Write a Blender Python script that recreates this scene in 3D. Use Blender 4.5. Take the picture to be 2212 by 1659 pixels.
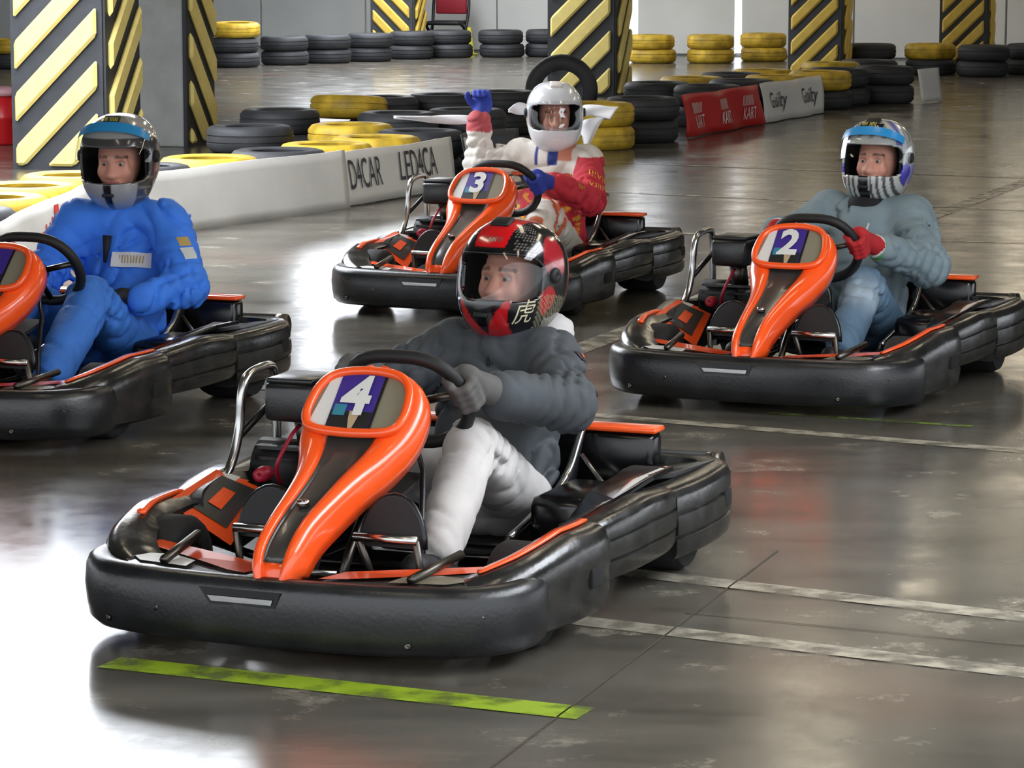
import bpy, bmesh, math, random
import numpy as np
from mathutils import Vector, Matrix
random.seed(7)
for o in list(bpy.data.objects): bpy.data.objects.remove(o, do_unlink=True)
S = bpy.context.scene
COL = S.collection
PI = math.pi
# ------------------------------------------------------------------ camera, light, exposure
FPX, HOR, CAMH = 6800.0, 985.0, 1.75
PITCH = math.atan(HOR / FPX)
cam_d = bpy.data.cameras.new('camera'); cam = bpy.data.objects.new('camera', cam_d); COL.objects.link(cam)
cam.location = (0, 0, CAMH); cam.rotation_euler = (PI / 2 - PITCH, 0, 0)
cam_d.sensor_fit = 'HORIZONTAL'; cam_d.sensor_width = 36; cam_d.lens = 36 * FPX / 2212
cam_d.clip_end = 300; cam_d.clip_start = .1
S.camera = cam
W = bpy.data.worlds.new('daylight'); S.world = W; W.use_nodes = True
W.node_tree.nodes['Background'].inputs[0].default_value = (.90, .95, 1, 1)
W.node_tree.nodes['Background'].inputs[1].default_value = 1.5
S.view_settings.view_transform = 'Standard'; S.view_settings.look = 'None'
S.view_settings.gamma = 1; S.view_settings.use_curve_mapping = False
S.view_settings.exposure = .58
SKYLIGHT_E, WINDOW_E, LAMP_E = (9.0, 7.5, 5.0, 9.0), 5.0, 9.0
CEIL = 2.62

def ground(u, v, z=0.0):                       # photo pixel -> point on the plane at height z
    c, s = math.cos(PITCH), math.sin(PITCH)
    d = np.array([u - 1106.0, c * FPX + s * (829.5 - v), -s * FPX + c * (829.5 - v)])
    t = (z - CAMH) / d[2]
    return np.array([0, 0, CAMH]) + t * d

# ------------------------------------------------------------------ materials
MATS = {}
def rgb(h):
    h = h.lstrip('#'); v = [int(h[i:i + 2], 16) / 255 for i in (0, 2, 4)]
    return tuple(x / 12.92 if x <= .04045 else ((x + .055) / 1.055) ** 2.4 for x in v)
def mat(name, col, rough=.5, metal=0, noise=0, nscale=12, bump=0, bscale=60, coat=0, emit=0, spec=.5, attr=False, trans=0):
    if name in MATS: return MATS[name]
    m = bpy.data.materials.new(name); m.use_nodes = True
    nt = m.node_tree; b = nt.nodes['Principled BSDF']
    if isinstance(col, str): col = rgb(col)
    b.inputs['Base Color'].default_value = (*col, 1)
    b.inputs['Roughness'].default_value = rough; b.inputs['Metallic'].default_value = metal
    b.inputs['Coat Weight'].default_value = coat; b.inputs['Coat Roughness'].default_value = .08
    b.inputs['Specular IOR Level'].default_value = spec
    tc = nt.nodes.new('ShaderNodeTexCoord')
    src = None
    if attr:
        a = nt.nodes.new('ShaderNodeAttribute'); a.attribute_name = 'Col'; src = a.outputs['Color']
    if noise:
        n = nt.nodes.new('ShaderNodeTexNoise'); n.inputs['Scale'].default_value = nscale; n.inputs['Detail'].default_value = 5
        nt.links.new(tc.outputs['Object'], n.inputs['Vector'])
        mx = nt.nodes.new('ShaderNodeMix'); mx.data_type = 'RGBA'; mx.blend_type = 'MULTIPLY'
        rp = nt.nodes.new('ShaderNodeMapRange'); rp.inputs[1].default_value = .3; rp.inputs[2].default_value = .7
        rp.inputs[3].default_value = 1 - noise; rp.inputs[4].default_value = 1 + noise
        nt.links.new(n.outputs['Fac'], rp.inputs[0])
        mx.inputs[0].default_value = 1
        if src: nt.links.new(src, mx.inputs[6])
        else: mx.inputs[6].default_value = (*col, 1)
        nt.links.new(rp.outputs[0], mx.inputs[7]); src = mx.outputs[2]
        r2 = nt.nodes.new('ShaderNodeMapRange'); r2.inputs[3].default_value = max(0, rough - .1); r2.inputs[4].default_value = min(1, rough + .12)
        nt.links.new(n.outputs['Fac'], r2.inputs[0]); nt.links.new(r2.outputs[0], b.inputs['Roughness'])
    if src: nt.links.new(src, b.inputs['Base Color'])
    if bump:
        n = nt.nodes.new('ShaderNodeTexNoise'); n.inputs['Scale'].default_value = bscale; n.inputs['Detail'].default_value = 4
        nt.links.new(tc.outputs['Object'], n.inputs['Vector'])
        bp = nt.nodes.new('ShaderNodeBump'); bp.inputs['Strength'].default_value = bump; bp.inputs['Distance'].default_value = .01
        nt.links.new(n.outputs['Fac'], bp.inputs['Height']); nt.links.new(bp.outputs['Normal'], b.inputs['Normal'])
    if emit:
        b.inputs['Emission Color'].default_value = (*col, 1); b.inputs['Emission Strength'].default_value = emit
    MATS[name] = m
    return m
def glass_mat(name, tint, gloss=1.0, rough=.03, boost=0.0):
    m = bpy.data.materials.new(name); m.use_nodes = True; nt = m.node_tree
    for n in list(nt.nodes): nt.nodes.remove(n)
    out = nt.nodes.new('ShaderNodeOutputMaterial'); tr = nt.nodes.new('ShaderNodeBsdfTransparent'); tr.inputs[0].default_value = (*tint, 1)
    gl = nt.nodes.new('ShaderNodeBsdfGlossy'); gl.inputs['Roughness'].default_value = rough
    lw = nt.nodes.new('ShaderNodeLayerWeight'); lw.inputs[0].default_value = .5; fr = nt.nodes.new('ShaderNodeMath'); fr.operation = 'POWER'; fr.inputs[1].default_value = 3.5; nt.links.new(lw.outputs['Facing'], fr.inputs[0])
    ad = nt.nodes.new('ShaderNodeMath'); ad.operation = 'MULTIPLY_ADD'; ad.inputs[1].default_value = gloss; ad.inputs[2].default_value = boost; ad.use_clamp = True
    nt.links.new(fr.outputs[0], ad.inputs[0])
    mx = nt.nodes.new('ShaderNodeMixShader'); nt.links.new(ad.outputs[0], mx.inputs[0])
    nt.links.new(tr.outputs[0], mx.inputs[1]); nt.links.new(gl.outputs[0], mx.inputs[2]); nt.links.new(mx.outputs[0], out.inputs[0])
    MATS[name] = m; return m

M_plastic = mat('black_plastic', '#1b1c1e', .30, noise=.4, nscale=9, bump=.08, bscale=90, spec=.6)
M_plastic2 = mat('black_scuffed_plastic', '#222221', .22, noise=.5, nscale=14, bump=.10, bscale=40, spec=.8)
M_black = mat('matt_black', '#131315', .6)
M_gloss = mat('gloss_black', '#0c0c0e', .2)
M_frame = mat('painted_tube', '#1b1b1d', .3, metal=.3)
M_chrome = mat('steel', '#b9b9b6', .22, metal=1, noise=.1)
M_dsteel = mat('dark_steel', '#5a5650', .35, metal=1, noise=.2)
M_orange = mat('orange_plastic', '#ff5a1c', .28, coat=.6)
M_grey = mat('grey_inlay', '#3a3a37', .35, coat=.3)
M_olive = mat('panel_grey', '#857f6c', .3, coat=.4)
M_white = mat('white_sticker', '#d9d9d5', .4)
M_purple = mat('purple_sticker', '#3c2a86', .4)
M_redp = mat('red_plastic', '#a01530', .4)
M_rubber = mat('kart_rubber', '#161616', .75, bump=.2, bscale=80)
M_seat = mat('seat_black', '#101012', .45)
M_tyre = mat('black_tyre_rubber', '#2c2d30', .62, noise=.3, nscale=6, bump=.15, bscale=40)
M_tyrey = mat('yellow_painted_tyre', '#b8982a', .55, noise=.45, nscale=7, bump=.15, bscale=40)
M_visor = glass_mat('clear_visor', (.90, .91, .92), gloss=.6, boost=.05)
M_visord = glass_mat('smoke_visor', (.84, .85, .86), gloss=.7, boost=.05)
M_skin = mat('skin', '#c98f78', .5, noise=.08, nscale=20)
M_attr = mat('cloth_print', '#ffffff', .75, attr=True, noise=.10, nscale=9, bump=.35, bscale=16)
M_shell = mat('helmet_paint', '#ffffff', .18, attr=True, coat=.8)
M_liner = mat('helmet_liner', '#101010', .9)

# ------------------------------------------------------------------ mesh helpers
def link(o, parent=None):
    COL.objects.link(o)
    if parent is not None: o.parent = parent
    return o
def mesh_obj(name, verts, faces, mats, parent=None, smooth=True, mi=None, cols=None, bevel=0, solid=0, angle=None):
    me = bpy.data.meshes.new(name)
    me.from_pydata([tuple(map(float, v)) for v in verts], [], [tuple(map(int, f)) for f in faces])
    if not isinstance(mats, (list, tuple)): mats = [mats]
    for m in mats: me.materials.append(m)
    if mi is not None: me.polygons.foreach_set('material_index', mi)
    bm = bmesh.new(); bm.from_mesh(me); bmesh.ops.recalc_face_normals(bm, faces=bm.faces); bm.to_mesh(me); bm.free()
    me.polygons.foreach_set('use_smooth', [smooth] * len(me.polygons))
    if smooth and angle: me.set_sharp_from_angle(angle=math.radians(angle))
    if cols is not None:
        a = me.color_attributes.new('Col', 'FLOAT_COLOR', 'POINT')
        c = np.ones((len(me.vertices), 4), np.float32); c[:, :3] = cols
        a.data.foreach_set('color', c.ravel())
    o = bpy.data.objects.new(name, me)
    if solid:
        m = o.modifiers.new('solid', 'SOLIDIFY'); m.thickness = solid; m.offset = -1
    if bevel:
        m = o.modifiers.new('bevel', 'BEVEL'); m.width = bevel; m.segments = 2; m.limit_method = 'ANGLE'; m.angle_limit = math.radians(40)
    return link(o, parent)
def empty(name, loc=(0, 0, 0), rz=0):
    o = bpy.data.objects.new(name, None); o.location = loc; o.rotation_euler = (0, 0, rz); o.empty_display_size = .1
    return link(o)
def tag(o, label, cat, group=None):
    o['label'] = label; o['category'] = cat
    if group: o['group'] = group
    return o
def struct(o): o['kind'] = 'structure'; return o
class MB:
    def __init__(s): s.v = []; s.f = []; s.m = []
    def add(s, vf, m=0):
        v, f = vf; n = len(s.v); s.v += [tuple(map(float, p)) for p in v]
        s.f += [tuple(int(i) + n for i in q) for q in f]; s.m += [m] * len(f); return s
    def build(s, name, mats, parent=None, **k):
        return mesh_obj(name, s.v, s.f, mats, parent, mi=s.m, **k)
def box(c, d, rot=None):
    v = [(x * d[0] / 2, y * d[1] / 2, z * d[2] / 2) for x in (-1, 1) for y in (-1, 1) for z in (-1, 1)]
    if rot is not None: v = [tuple(rot @ Vector(p)) for p in v]
    v = [(p[0] + c[0], p[1] + c[1], p[2] + c[2]) for p in v]
    return v, [(0, 1, 3, 2), (4, 6, 7, 5), (0, 4, 5, 1), (2, 3, 7, 6), (0, 2, 6, 4), (1, 5, 7, 3)]
def crom(pts, n=6, closed=False):
    P = [np.array(p, float) for p in pts]; out = []; N = len(P)
    for i in range(N if closed else N - 1):
        if closed: a, b, c, d = P[(i - 1) % N], P[i], P[(i + 1) % N], P[(i + 2) % N]
        else: a, b, c, d = P[max(i - 1, 0)], P[i], P[i + 1], P[min(i + 2, N - 1)]
        for k in range(n):
            t = k / n
            out.append(.5 * (2 * b + (c - a) * t + (2 * a - 5 * b + 4 * c - d) * t * t + (3 * b - a - 3 * c + d) * t ** 3))
    if not closed: out.append(P[-1])
    return out
def loft(secs, closed_prof=True, caps=True, closed_path=False):
    n = len(secs[0]); v = [p for s in secs for p in s]; f = []
    K = len(secs)
    for i in range(K if closed_path else K - 1):
        j = (i + 1) % K
        for k in range(n if closed_prof else n - 1):
            l = (k + 1) % n; f.append((i * n + k, i * n + l, j * n + l, j * n + k))
    if caps and closed_prof and not closed_path:
        f.append(tuple(range(n))[::-1]); f.append(tuple((K - 1) * n + k for k in range(n)))
    return v, f
def tube(path, r, n=8, closed=False):
    P = [np.array(p, float) for p in path]; K = len(P); secs = []; up = None
    for i in range(K):
        if closed: t = P[(i + 1) % K] - P[i - 1]
        else: t = P[min(i + 1, K - 1)] - P[max(i - 1, 0)]
        t = t / (np.linalg.norm(t) + 1e-9)
        if up is None:
            up = np.array([0, 0, 1.]) if abs(t[2]) < .9 else np.array([1., 0, 0])
        up = up - t * (up @ t); up /= np.linalg.norm(up) + 1e-9
        s = np.cross(t, up); rr = r[i] if hasattr(r, '__len__') else r
        secs.append([P[i] + rr * (math.cos(a) * up + math.sin(a) * s) for a in [2 * PI * k / n for k in range(n)]])
    return loft(secs, True, not closed, closed)
def lathe(prof, n=24, axis='z', c=(0, 0, 0), closed=True):
    secs = []
    for k in range(n):
        a = 2 * PI * k / n; s = []
        for r, h in prof:
            p = (r * math.cos(a), r * math.sin(a), h)
            if axis == 'y': p = (p[0], p[2], p[1])
            if axis == 'x': p = (p[2], p[0], p[1])
            s.append((p[0] + c[0], p[1] + c[1], p[2] + c[2]))
        secs.append(s)
    return loft(secs, closed, False, True)
def disc(c, r, axis, n=16, h=.004):
    return lathe([(0.0005, -h), (r, -h), (r, h), (0.0005, h)], n, axis, c)
def text_geo(s, size=1.0, space=1.0, bold=0.0):
    cu = bpy.data.curves.new('t', 'FONT'); cu.body = s; cu.size = size; cu.space_character = space; cu.align_x = 'CENTER'; cu.align_y = 'CENTER'
    cu.resolution_u = 3; cu.offset = bold
    o = bpy.data.objects.new('t', cu); COL.objects.link(o)
    bpy.context.view_layer.update()
    me = bpy.data.meshes.new_from_object(o)
    v = [tuple(p.co) for p in me.vertices]; f = [tuple(p.vertices) for p in me.polygons]
    bpy.data.objects.remove(o, do_unlink=True); bpy.data.meshes.remove(me)
    return v, f
def copy_tree(o, parent=None):
    c = o.copy(); COL.objects.link(c); c.parent = parent
    for ch in list(o.children): copy_tree(ch, c)
    return c

# ------------------------------------------------------------------ implicit surfaces (bodies, clothes, gloves)
def seg(a, b, ra, rb):
    a = np.array(a, np.float32); b = np.array(b, np.float32); d = b - a; L = float(d @ d) + 1e-9
    def f(P):
        q = P - a; t = np.clip((q @ d) / L, 0, 1)
        return np.linalg.norm(q - t[:, None] * d, axis=1) - (ra + (rb - ra) * t)
    f.bb = (np.minimum(a - ra, b - rb), np.maximum(a + ra, b + rb)); return f
def ell(c, r, R=None):
    c = np.array(c, np.float32); r = np.array(r, np.float32)
    def f(P):
        q = P - c
        if R is not None: q = q @ R
        k = np.linalg.norm(q / r, axis=1); return (k - 1) * float(r.min()) * .9
    m = float(r.max()); f.bb = (c - m, c + m); return f
def smin(a, b, k):
    h = np.clip(.5 + .5 * (b - a) / k, 0, 1); return b + (a - b) * h - k * h * (1 - h)
def surf(prims, k, h, disp=None, cut=None):
    lo = np.min([p.bb[0] for p in prims], 0) - 3 * h; hi = np.max([p.bb[1] for p in prims], 0) + 3 * h
    n = np.ceil((hi - lo) / h).astype(int) + 1
    ax = [lo[i] + h * np.arange(n[i]) for i in range(3)]
    V = np.full(tuple(n), 1.0, np.float32)
    for p in prims:                                            # evaluate each blob only where it matters
        i0 = np.clip(np.floor((p.bb[0] - lo) / h - k / h - 3).astype(int), 0, n); i1 = np.clip(np.ceil((p.bb[1] - lo) / h + k / h + 4).astype(int), 0, n)
        g = np.stack(np.meshgrid(*[ax[i][i0[i]:i1[i]] for i in range(3)], indexing='ij'), -1)
        d = p(g.reshape(-1, 3).astype(np.float32)).reshape(g.shape[:3])
        sl = tuple(slice(i0[i], i1[i]) for i in range(3))
        V[sl] = smin(V[sl], d, k)
    if disp is not None or cut is not None:
        m = np.abs(V) < .05
        idx = np.argwhere(m); P = lo + idx * h
        if disp is not None: V[m] += disp(P)
        if cut is not None: V[m] = np.maximum(V[m], cut(P))
    ins = V < 0
    shp = tuple(n - 1); acc = np.zeros(shp + (3,), np.float32); cnt = np.zeros(shp, np.int32)
    cs = [(i, j, l) for i in (0, 1) for j in (0, 1) for l in (0, 1)]
    sl = lambda c: V[c[0]:n[0] - 1 + c[0], c[1]:n[1] - 1 + c[1], c[2]:n[2] - 1 + c[2]]
    for a in cs:
        for d in range(3):
            if a[d]: continue
            b = list(a); b[d] = 1; va, vb = sl(a), sl(b); x = (va < 0) != (vb < 0)
            t = np.where(x, va / np.where(x, va - vb, 1), 0)
            for e in range(3): acc[..., e] += np.where(x, (t if e == d else a[e]), 0)
            cnt += x
    act = cnt > 0; ids = np.full(shp, -1, np.int64); ids[act] = np.arange(act.sum())
    ci = np.argwhere(act); verts = lo + (ci + acc[act] / cnt[act][:, None]) * h
    F = []
    for d in range(3):
        u, w = (d + 1) % 3, (d + 2) % 3
        s0 = [slice(1, n[i] - 1) for i in range(3)]; s0[d] = slice(0, n[d] - 1); s1 = list(s0); s1[d] = slice(1, n[d])
        A, B = ins[tuple(s0)], ins[tuple(s1)]; q = np.argwhere(A != B)
        if len(q) == 0: continue
        off = np.array([1, 1, 1]); off[d] = 0; g = q + off
        fl = A[tuple(q.T)]
        def cell(du, dw):
            e = g.copy(); e[:, u] -= du; e[:, w] -= dw; return ids[tuple(e.T)]
        Q = np.stack([cell(1, 1), cell(0, 1), cell(0, 0), cell(1, 0)], 1)
        Q[~fl] = Q[~fl][:, ::-1]; F.append(Q)
    F = np.concatenate(F); F = F[(F >= 0).all(1)]
    return verts, F
def wrinkle(amp, sc=1.0, ph=0.0, bones=()):
    def f(P):
        x, y, z = P[:, 0] * sc, P[:, 1] * sc, P[:, 2] * sc
        w1 = z * 1.0 + .55 * x + .10 * np.sin(17 * y + ph) + .06 * np.sin(23 * x - 9 * z + ph); w2 = x * .8 - .5 * y + .5 * z + .05 * np.sin(29 * z + ph)
        a = (1 - np.abs(np.sin(26 * w1 + ph))) ** 2 * (.5 + .5 * np.sin(11 * x + 13 * y - 6 * z + ph)); b = (1 - np.abs(np.sin(31 * w2 - ph))) ** 2.5 * (.5 + .5 * np.sin(15 * z - 9 * y + 2 * ph))
        d = amp * (1.5 * a + 1.3 * b - 1.0)
        for (p, q, fr, am, t0, wd) in bones:
            p = np.array(p); q = np.array(q); e = q - p; L = np.linalg.norm(e); e = e / L; r = P - p; t = r @ e; rad = r - np.outer(t, e); near = np.linalg.norm(rad, axis=1) < .12
            u = np.array([e[1], -e[0], .3]); ang = rad @ u
            d = d + np.where(near & (t > -.05) & (t < L + .05), am * (1 - np.abs(np.sin(fr * (t + .5 * ang + .02 * np.sin(40 * ang + ph))))) ** 1.5 * np.exp(-((t / L - t0) / wd) ** 2), 0)
        return d
    return f
# ------------------------------------------------------------------ the hall: floor, wall, ceiling, windows, lamps
def floor_material():
    m = bpy.data.materials.new('polished_concrete'); m.use_nodes = True; nt = m.node_tree; b = nt.nodes['Principled BSDF']
    N = nt.nodes.new; L = nt.links.new
    tc = N('ShaderNodeTexCoord')
    mp = N('ShaderNodeMapping'); mp.inputs['Rotation'].default_value = (0, 0, math.radians(20)); mp.inputs['Scale'].default_value = (.55, 2.2, 1)
    L(tc.outputs['Object'], mp.inputs[0])
    n1 = N('ShaderNodeTexNoise'); n1.inputs['Scale'].default_value = 1.3; n1.inputs['Detail'].default_value = 8; n1.inputs['Roughness'].default_value = .62
    L(mp.outputs[0], n1.inputs['Vector'])
    r1 = N('ShaderNodeValToRGB'); e = r1.color_ramp.elements
    e[0].position = .30; e[0].color = (*rgb('#3d3a35'), 1); e[1].position = .72; e[1].color = (*rgb('#6c685e'), 1)
    L(n1.outputs['Fac'], r1.inputs[0])
    n2 = N('ShaderNodeTexNoise'); n2.inputs['Scale'].default_value = 2.6; n2.inputs['Detail'].default_value = 10; n2.inputs['Roughness'].default_value = .7
    L(tc.outputs['Object'], n2.inputs['Vector'])
    r2 = N('ShaderNodeValToRGB'); e = r2.color_ramp.elements; e[0].position = .575; e[0].color = (0, 0, 0, 1); e[1].position = .63; e[1].color = (1, 1, 1, 1)
    L(n2.outputs['Fac'], r2.inputs[0])
    mx = N('ShaderNodeMix'); mx.data_type = 'RGBA'; mu = N('ShaderNodeMath'); mu.operation = 'MULTIPLY'; mu.inputs[1].default_value = .55
    L(r2.outputs[0], mu.inputs[0]); L(mu.outputs[0], mx.inputs[0]); L(r1.outputs[0], mx.inputs[6]); mx.inputs[7].default_value = (*rgb('#8f897b'), 1)
    n3 = N('ShaderNodeTexNoise'); n3.inputs['Scale'].default_value = .8; n3.inputs['Detail'].default_value = 3
    L(tc.outputs['Object'], n3.inputs['Vector'])
    r3 = N('ShaderNodeValToRGB'); e = r3.color_ramp.elements; e[0].position = .55; e[0].color = (0, 0, 0, 1); e[1].position = .75; e[1].color = (.5, .5, .5, 1)
    L(n3.outputs['Fac'], r3.inputs[0])
    m2 = N('ShaderNodeMix'); m2.data_type = 'RGBA'; L(r3.outputs[0], m2.inputs[0]); L(mx.outputs[2], m2.inputs[6]); m2.inputs[7].default_value = (*rgb('#6e5347'), 1)
    L(m2.outputs[2], b.inputs['Base Color'])
    rr = N('ShaderNodeMapRange'); rr.inputs[1].default_value = .3; rr.inputs[2].default_value = .7; rr.inputs[3].default_value = .12; rr.inputs[4].default_value = .30
    L(n2.outputs['Fac'], rr.inputs[0]); L(rr.outputs[0], b.inputs['Roughness'])
    b.inputs['Specular IOR Level'].default_value = .5
    bp = N('ShaderNodeBump'); bp.inputs['Strength'].default_value = .04; bp.inputs['Distance'].default_value = .01
    L(n1.outputs['Fac'], bp.inputs['Height']); L(bp.outputs['Normal'], b.inputs['Normal'])
    return m
floor = struct(mesh_obj('floor', [(-26, -6, 0), (26, -6, 0), (26, 62, 0), (-26, 62, 0)], [(0, 1, 2, 3)], floor_material(), smooth=False))
def worn_paint(name, col, keep=.5):
    m = bpy.data.materials.new(name); m.use_nodes = True; nt = m.node_tree; b = nt.nodes['Principled BSDF']
    b.inputs['Base Color'].default_value = (*rgb(col), 1); b.inputs['Roughness'].default_value = .35
    tc = nt.nodes.new('ShaderNodeTexCoord'); n = nt.nodes.new('ShaderNodeTexNoise'); n.inputs['Scale'].default_value = 9; n.inputs['Detail'].default_value = 8
    nt.links.new(tc.outputs['Object'], n.inputs['Vector'])
    r = nt.nodes.new('ShaderNodeMapRange'); r.inputs[1].default_value = keep - .16; r.inputs[2].default_value = keep + .05; r.inputs[3].default_value = 1; r.inputs[4].default_value = .25
    nt.links.new(n.outputs['Fac'], r.inputs[0]); nt.links.new(r.outputs[0], b.inputs['Alpha'])
    return m
PAINT_W, PAINT_G, CRACK = worn_paint('worn_white_paint', '#a39d8d', .56), worn_paint('worn_green_paint', '#97b32c', .6), mat('crack_dark', '#4a4236', .8)
def strip(name, p, q, w, m, z=.0025):
    p, q = np.array(p[:2]), np.array(q[:2]); d = (q - p) / np.linalg.norm(q - p); n = np.array([-d[1], d[0]]) * w / 2
    v = [(*(p + n), z), (*(p - n), z), (*(q - n), z), (*(q + n), z)]
    return mesh_obj(name, v, [(0, 1, 2, 3)], m, floor, smooth=False)
def ext(p, q, a=0, b=0):
    p, q = np.array(p[:2]), np.array(q[:2]); d = (q - p) / np.linalg.norm(q - p); return p - d * a, q + d * b
for (u0, v0, u1, v1, w, a, b) in [(1310, 900, 2212, 975, .085, 6, 2), (1375, 1240, 2212, 1335, .10, 1.2, 2), (1235, 1340, 2212, 1455, .10, .5, 2),
                                  (1310, 500, 1660, 510, .07, .3, 3), (1310, 415, 1800, 437, .07, .4, 3), (1330, 352, 2212, 385, .07, 0, 2),
                                  (1250, 755, 2212, 393, .13, .8, 4)]:
    p, q = ext(ground(u0, v0), ground(u1, v1), a, b); strip('floor_line', p, q, w, PAINT_W)
strip('green_line', ground(235, 1432), ground(1265, 1543), .115, PAINT_G)
strip('green_line', ground(1660, 893), ground(2100, 922), .04, worn_paint('faint_green_paint', '#7f9a3c', .5))
p, q = ext(ground(1060, 1659), ground(1680, 1190), 1.5, 0); strip('floor_joint', p, q, .005, CRACK)
p, q = ext(ground(1480, 1325), ground(2212, 1395), 0, 2); strip('floor_joint', p, q, .006, CRACK)

WA = np.array([0, 45.0]); WU = np.array([.894, -.447]); WN = np.array([-.447, -.894])     # far wall line, its direction, its normal towards the track
WALL_RZ = math.atan2(WU[1], WU[0])
M_wall = mat('wall_panel_paint', '#c9cac6', .55, noise=.06, nscale=1.2)
M_wallg = mat('wall_core', '#8c8d8b', .7)
def wall_s(u):
    d = np.array([(u - 1106) / FPX, 1.0]); A = np.array([[d[0], -WU[0]], [d[1], -WU[1]]]); return float(np.linalg.solve(A, WA)[1])
wall = struct(mesh_obj('wall_back', *box((0, 0, 1.4), (52, .2, 2.8)), M_wallg, smooth=False))
wall.location = (*(WA - WN * .16), 0); wall.rotation_euler = (0, 0, WALL_RZ)
edges = [wall_s(u) for u in (-560, -250, 60, 330, 565, 790, 1072, 1366, 1590, 1838, 2165, 2420, 2700)]
for i in range(len(edges) - 1):
    a, b = edges[i] + .012, edges[i + 1] - .012
    if i == 7: a += .04
    if i in (6,): b -= .06
    if i == 7: b -= .04
    if i == 8: a += .04
    mesh_obj('wall_panel', *box(((a + b) / 2, -.16 + .05, 1.1), (b - a, .06, 2.15)), M_wall, wall, smooth=False, bevel=.008)
M_day = mat('daylight_glass', '#f4f8ff', .2, emit=WINDOW_E)
M_slit = mat('daylight_gap', '#e8f0ff', .2, emit=2.2)
M_frameW = mat('window_frame_paint', '#77797b', .5)
def window(n, s0, s1, z0, z1, m=M_day, cols=3):
    g = struct(mesh_obj('window_%d' % n, *box(((s0 + s1) / 2, -.125, (z0 + z1) / 2), (s1 - s0, .03, z1 - z0)), m, smooth=False))
    g.location = wall.location; g.rotation_euler = wall.rotation_euler
    if cols:
        fb = MB()
        for k in range(cols + 1):
            x = s0 + (s1 - s0) * k / cols; fb.add(box((x, -.155, (z0 + z1) / 2), (.07, .05, z1 - z0 + .1)))
        for z in (z0, z1): fb.add(box(((s0 + s1) / 2, -.155, z), (s1 - s0, .05, .07)))
        fb.build('window_frame', M_frameW, g, smooth=False)
window(3, wall_s(1357), wall_s(1375), .05, 2.2, M_slit, 0); window(4, wall_s(1584), wall_s(1596), .05, 2.2, M_slit, 0)
M_ceil = mat('ceiling_paint', '#8f908c', .8)
ceil = struct(mesh_obj('ceiling', *box((0, 33.5, CEIL + .12), (52, 58, .24)), M_ceil, smooth=False))
k = 5
SKYL = [[(-3.1, 22.6), (-5.6, 22.6), (-4.4, 15.0), (-1.0, 15.0)], [(-2.1, 30.5), (-.55, 30.5), (-.8, 43.6), (-3.0, 43.6)], [(1.0, 34.5), (1.7, 34.5), (1.9, 39.5), (1.15, 39.5)], [(2.2, 5.5), (4.4, 5.5), (4.4, 9.5), (2.2, 9.5)]]  # the last, near right skylight is added to give light on that side
for Q, se in zip(SKYL, SKYLIGHT_E):
    M_sky = mat('skylight_glass_%d' % k, '#f2f7ff', .2, emit=se)
    v = [(x, y, CEIL - .005) for x, y in Q] + [(x, y, CEIL - .035) for x, y in Q]
    o = struct(mesh_obj('window_%d' % k, v, [(0, 1, 2, 3), (4, 5, 6, 7), (0, 1, 5, 4), (1, 2, 6, 5), (2, 3, 7, 6), (3, 0, 4, 7)], M_sky, smooth=False)); k += 1
    fb = MB(); Qa = [np.array((*q, CEIL - .045)) for q in Q]
    for t in (0, .33, .67, 1): fb.add(tube([Qa[0] * (1 - t) + Qa[1] * t, Qa[3] * (1 - t) + Qa[2] * t], .03, 4))
    for t in (0, 1): fb.add(tube([Qa[0] * (1 - t) + Qa[3] * t, Qa[1] * (1 - t) + Qa[2] * t], .03, 4))
    fb.build('skylight_frame', M_frameW, o, smooth=False)
M_lamp = mat('lamp_tube', '#fff0d6', .3, emit=LAMP_E); M_lbody = mat('lamp_housing', '#d0d0cc', .5)
lamp_body = None
for (x, y) in [(-.9, 6.2), (.8, 6.4), (-1.6, 9.2), (.4, 9.6), (1.9, 9.8), (-.6, 12.6), (1.2, 12.8), (3.0, 12.6), (-2.2, 13.2), (-.2, 16.2), (1.6, 16.4), (3.4, 16.2), (.6, 20.5), (2.6, 20.5), (-.6, 25), (1.8, 25), (4.0, 25), (.2, 30), (2.8, 30), (5.0, 30), (-3.6, 33), (3.4, 35.5), (5.8, 35.5), (-4.4, 38.5), (.4, 40.5), (2.8, 39.5), (5.4, 38.2), (-2.6, 27), (1.6, 42.6), (3.2, 41.8), (4.8, 41.0), (6.4, 40.2), (0, 43.4), (7.6, 39.4), (4.6, 20.5), (3.2, 6.8)]:  # the row along the far wall is added to brighten that wall
    if lamp_body is None:
        r = empty('ceiling_lamp', (x, y, CEIL - .07), .25); lamp_body = r
        mesh_obj('housing', *box((0, 0, .035), (.24, 1.3, .06)), M_lbody, r, smooth=False)
        for dx in (-.06, .06): mesh_obj('tube', *tube([(dx, -.6, -.01), (dx, .6, -.01)], .02, 8), M_lamp, r)
    else:
        r = copy_tree(lamp_body); r.location = (x, y, CEIL - .07)
    tag(r, 'twin tube fluorescent lamp on the grey hall ceiling', 'ceiling lamp', 'ceiling lamps over the track')

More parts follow.
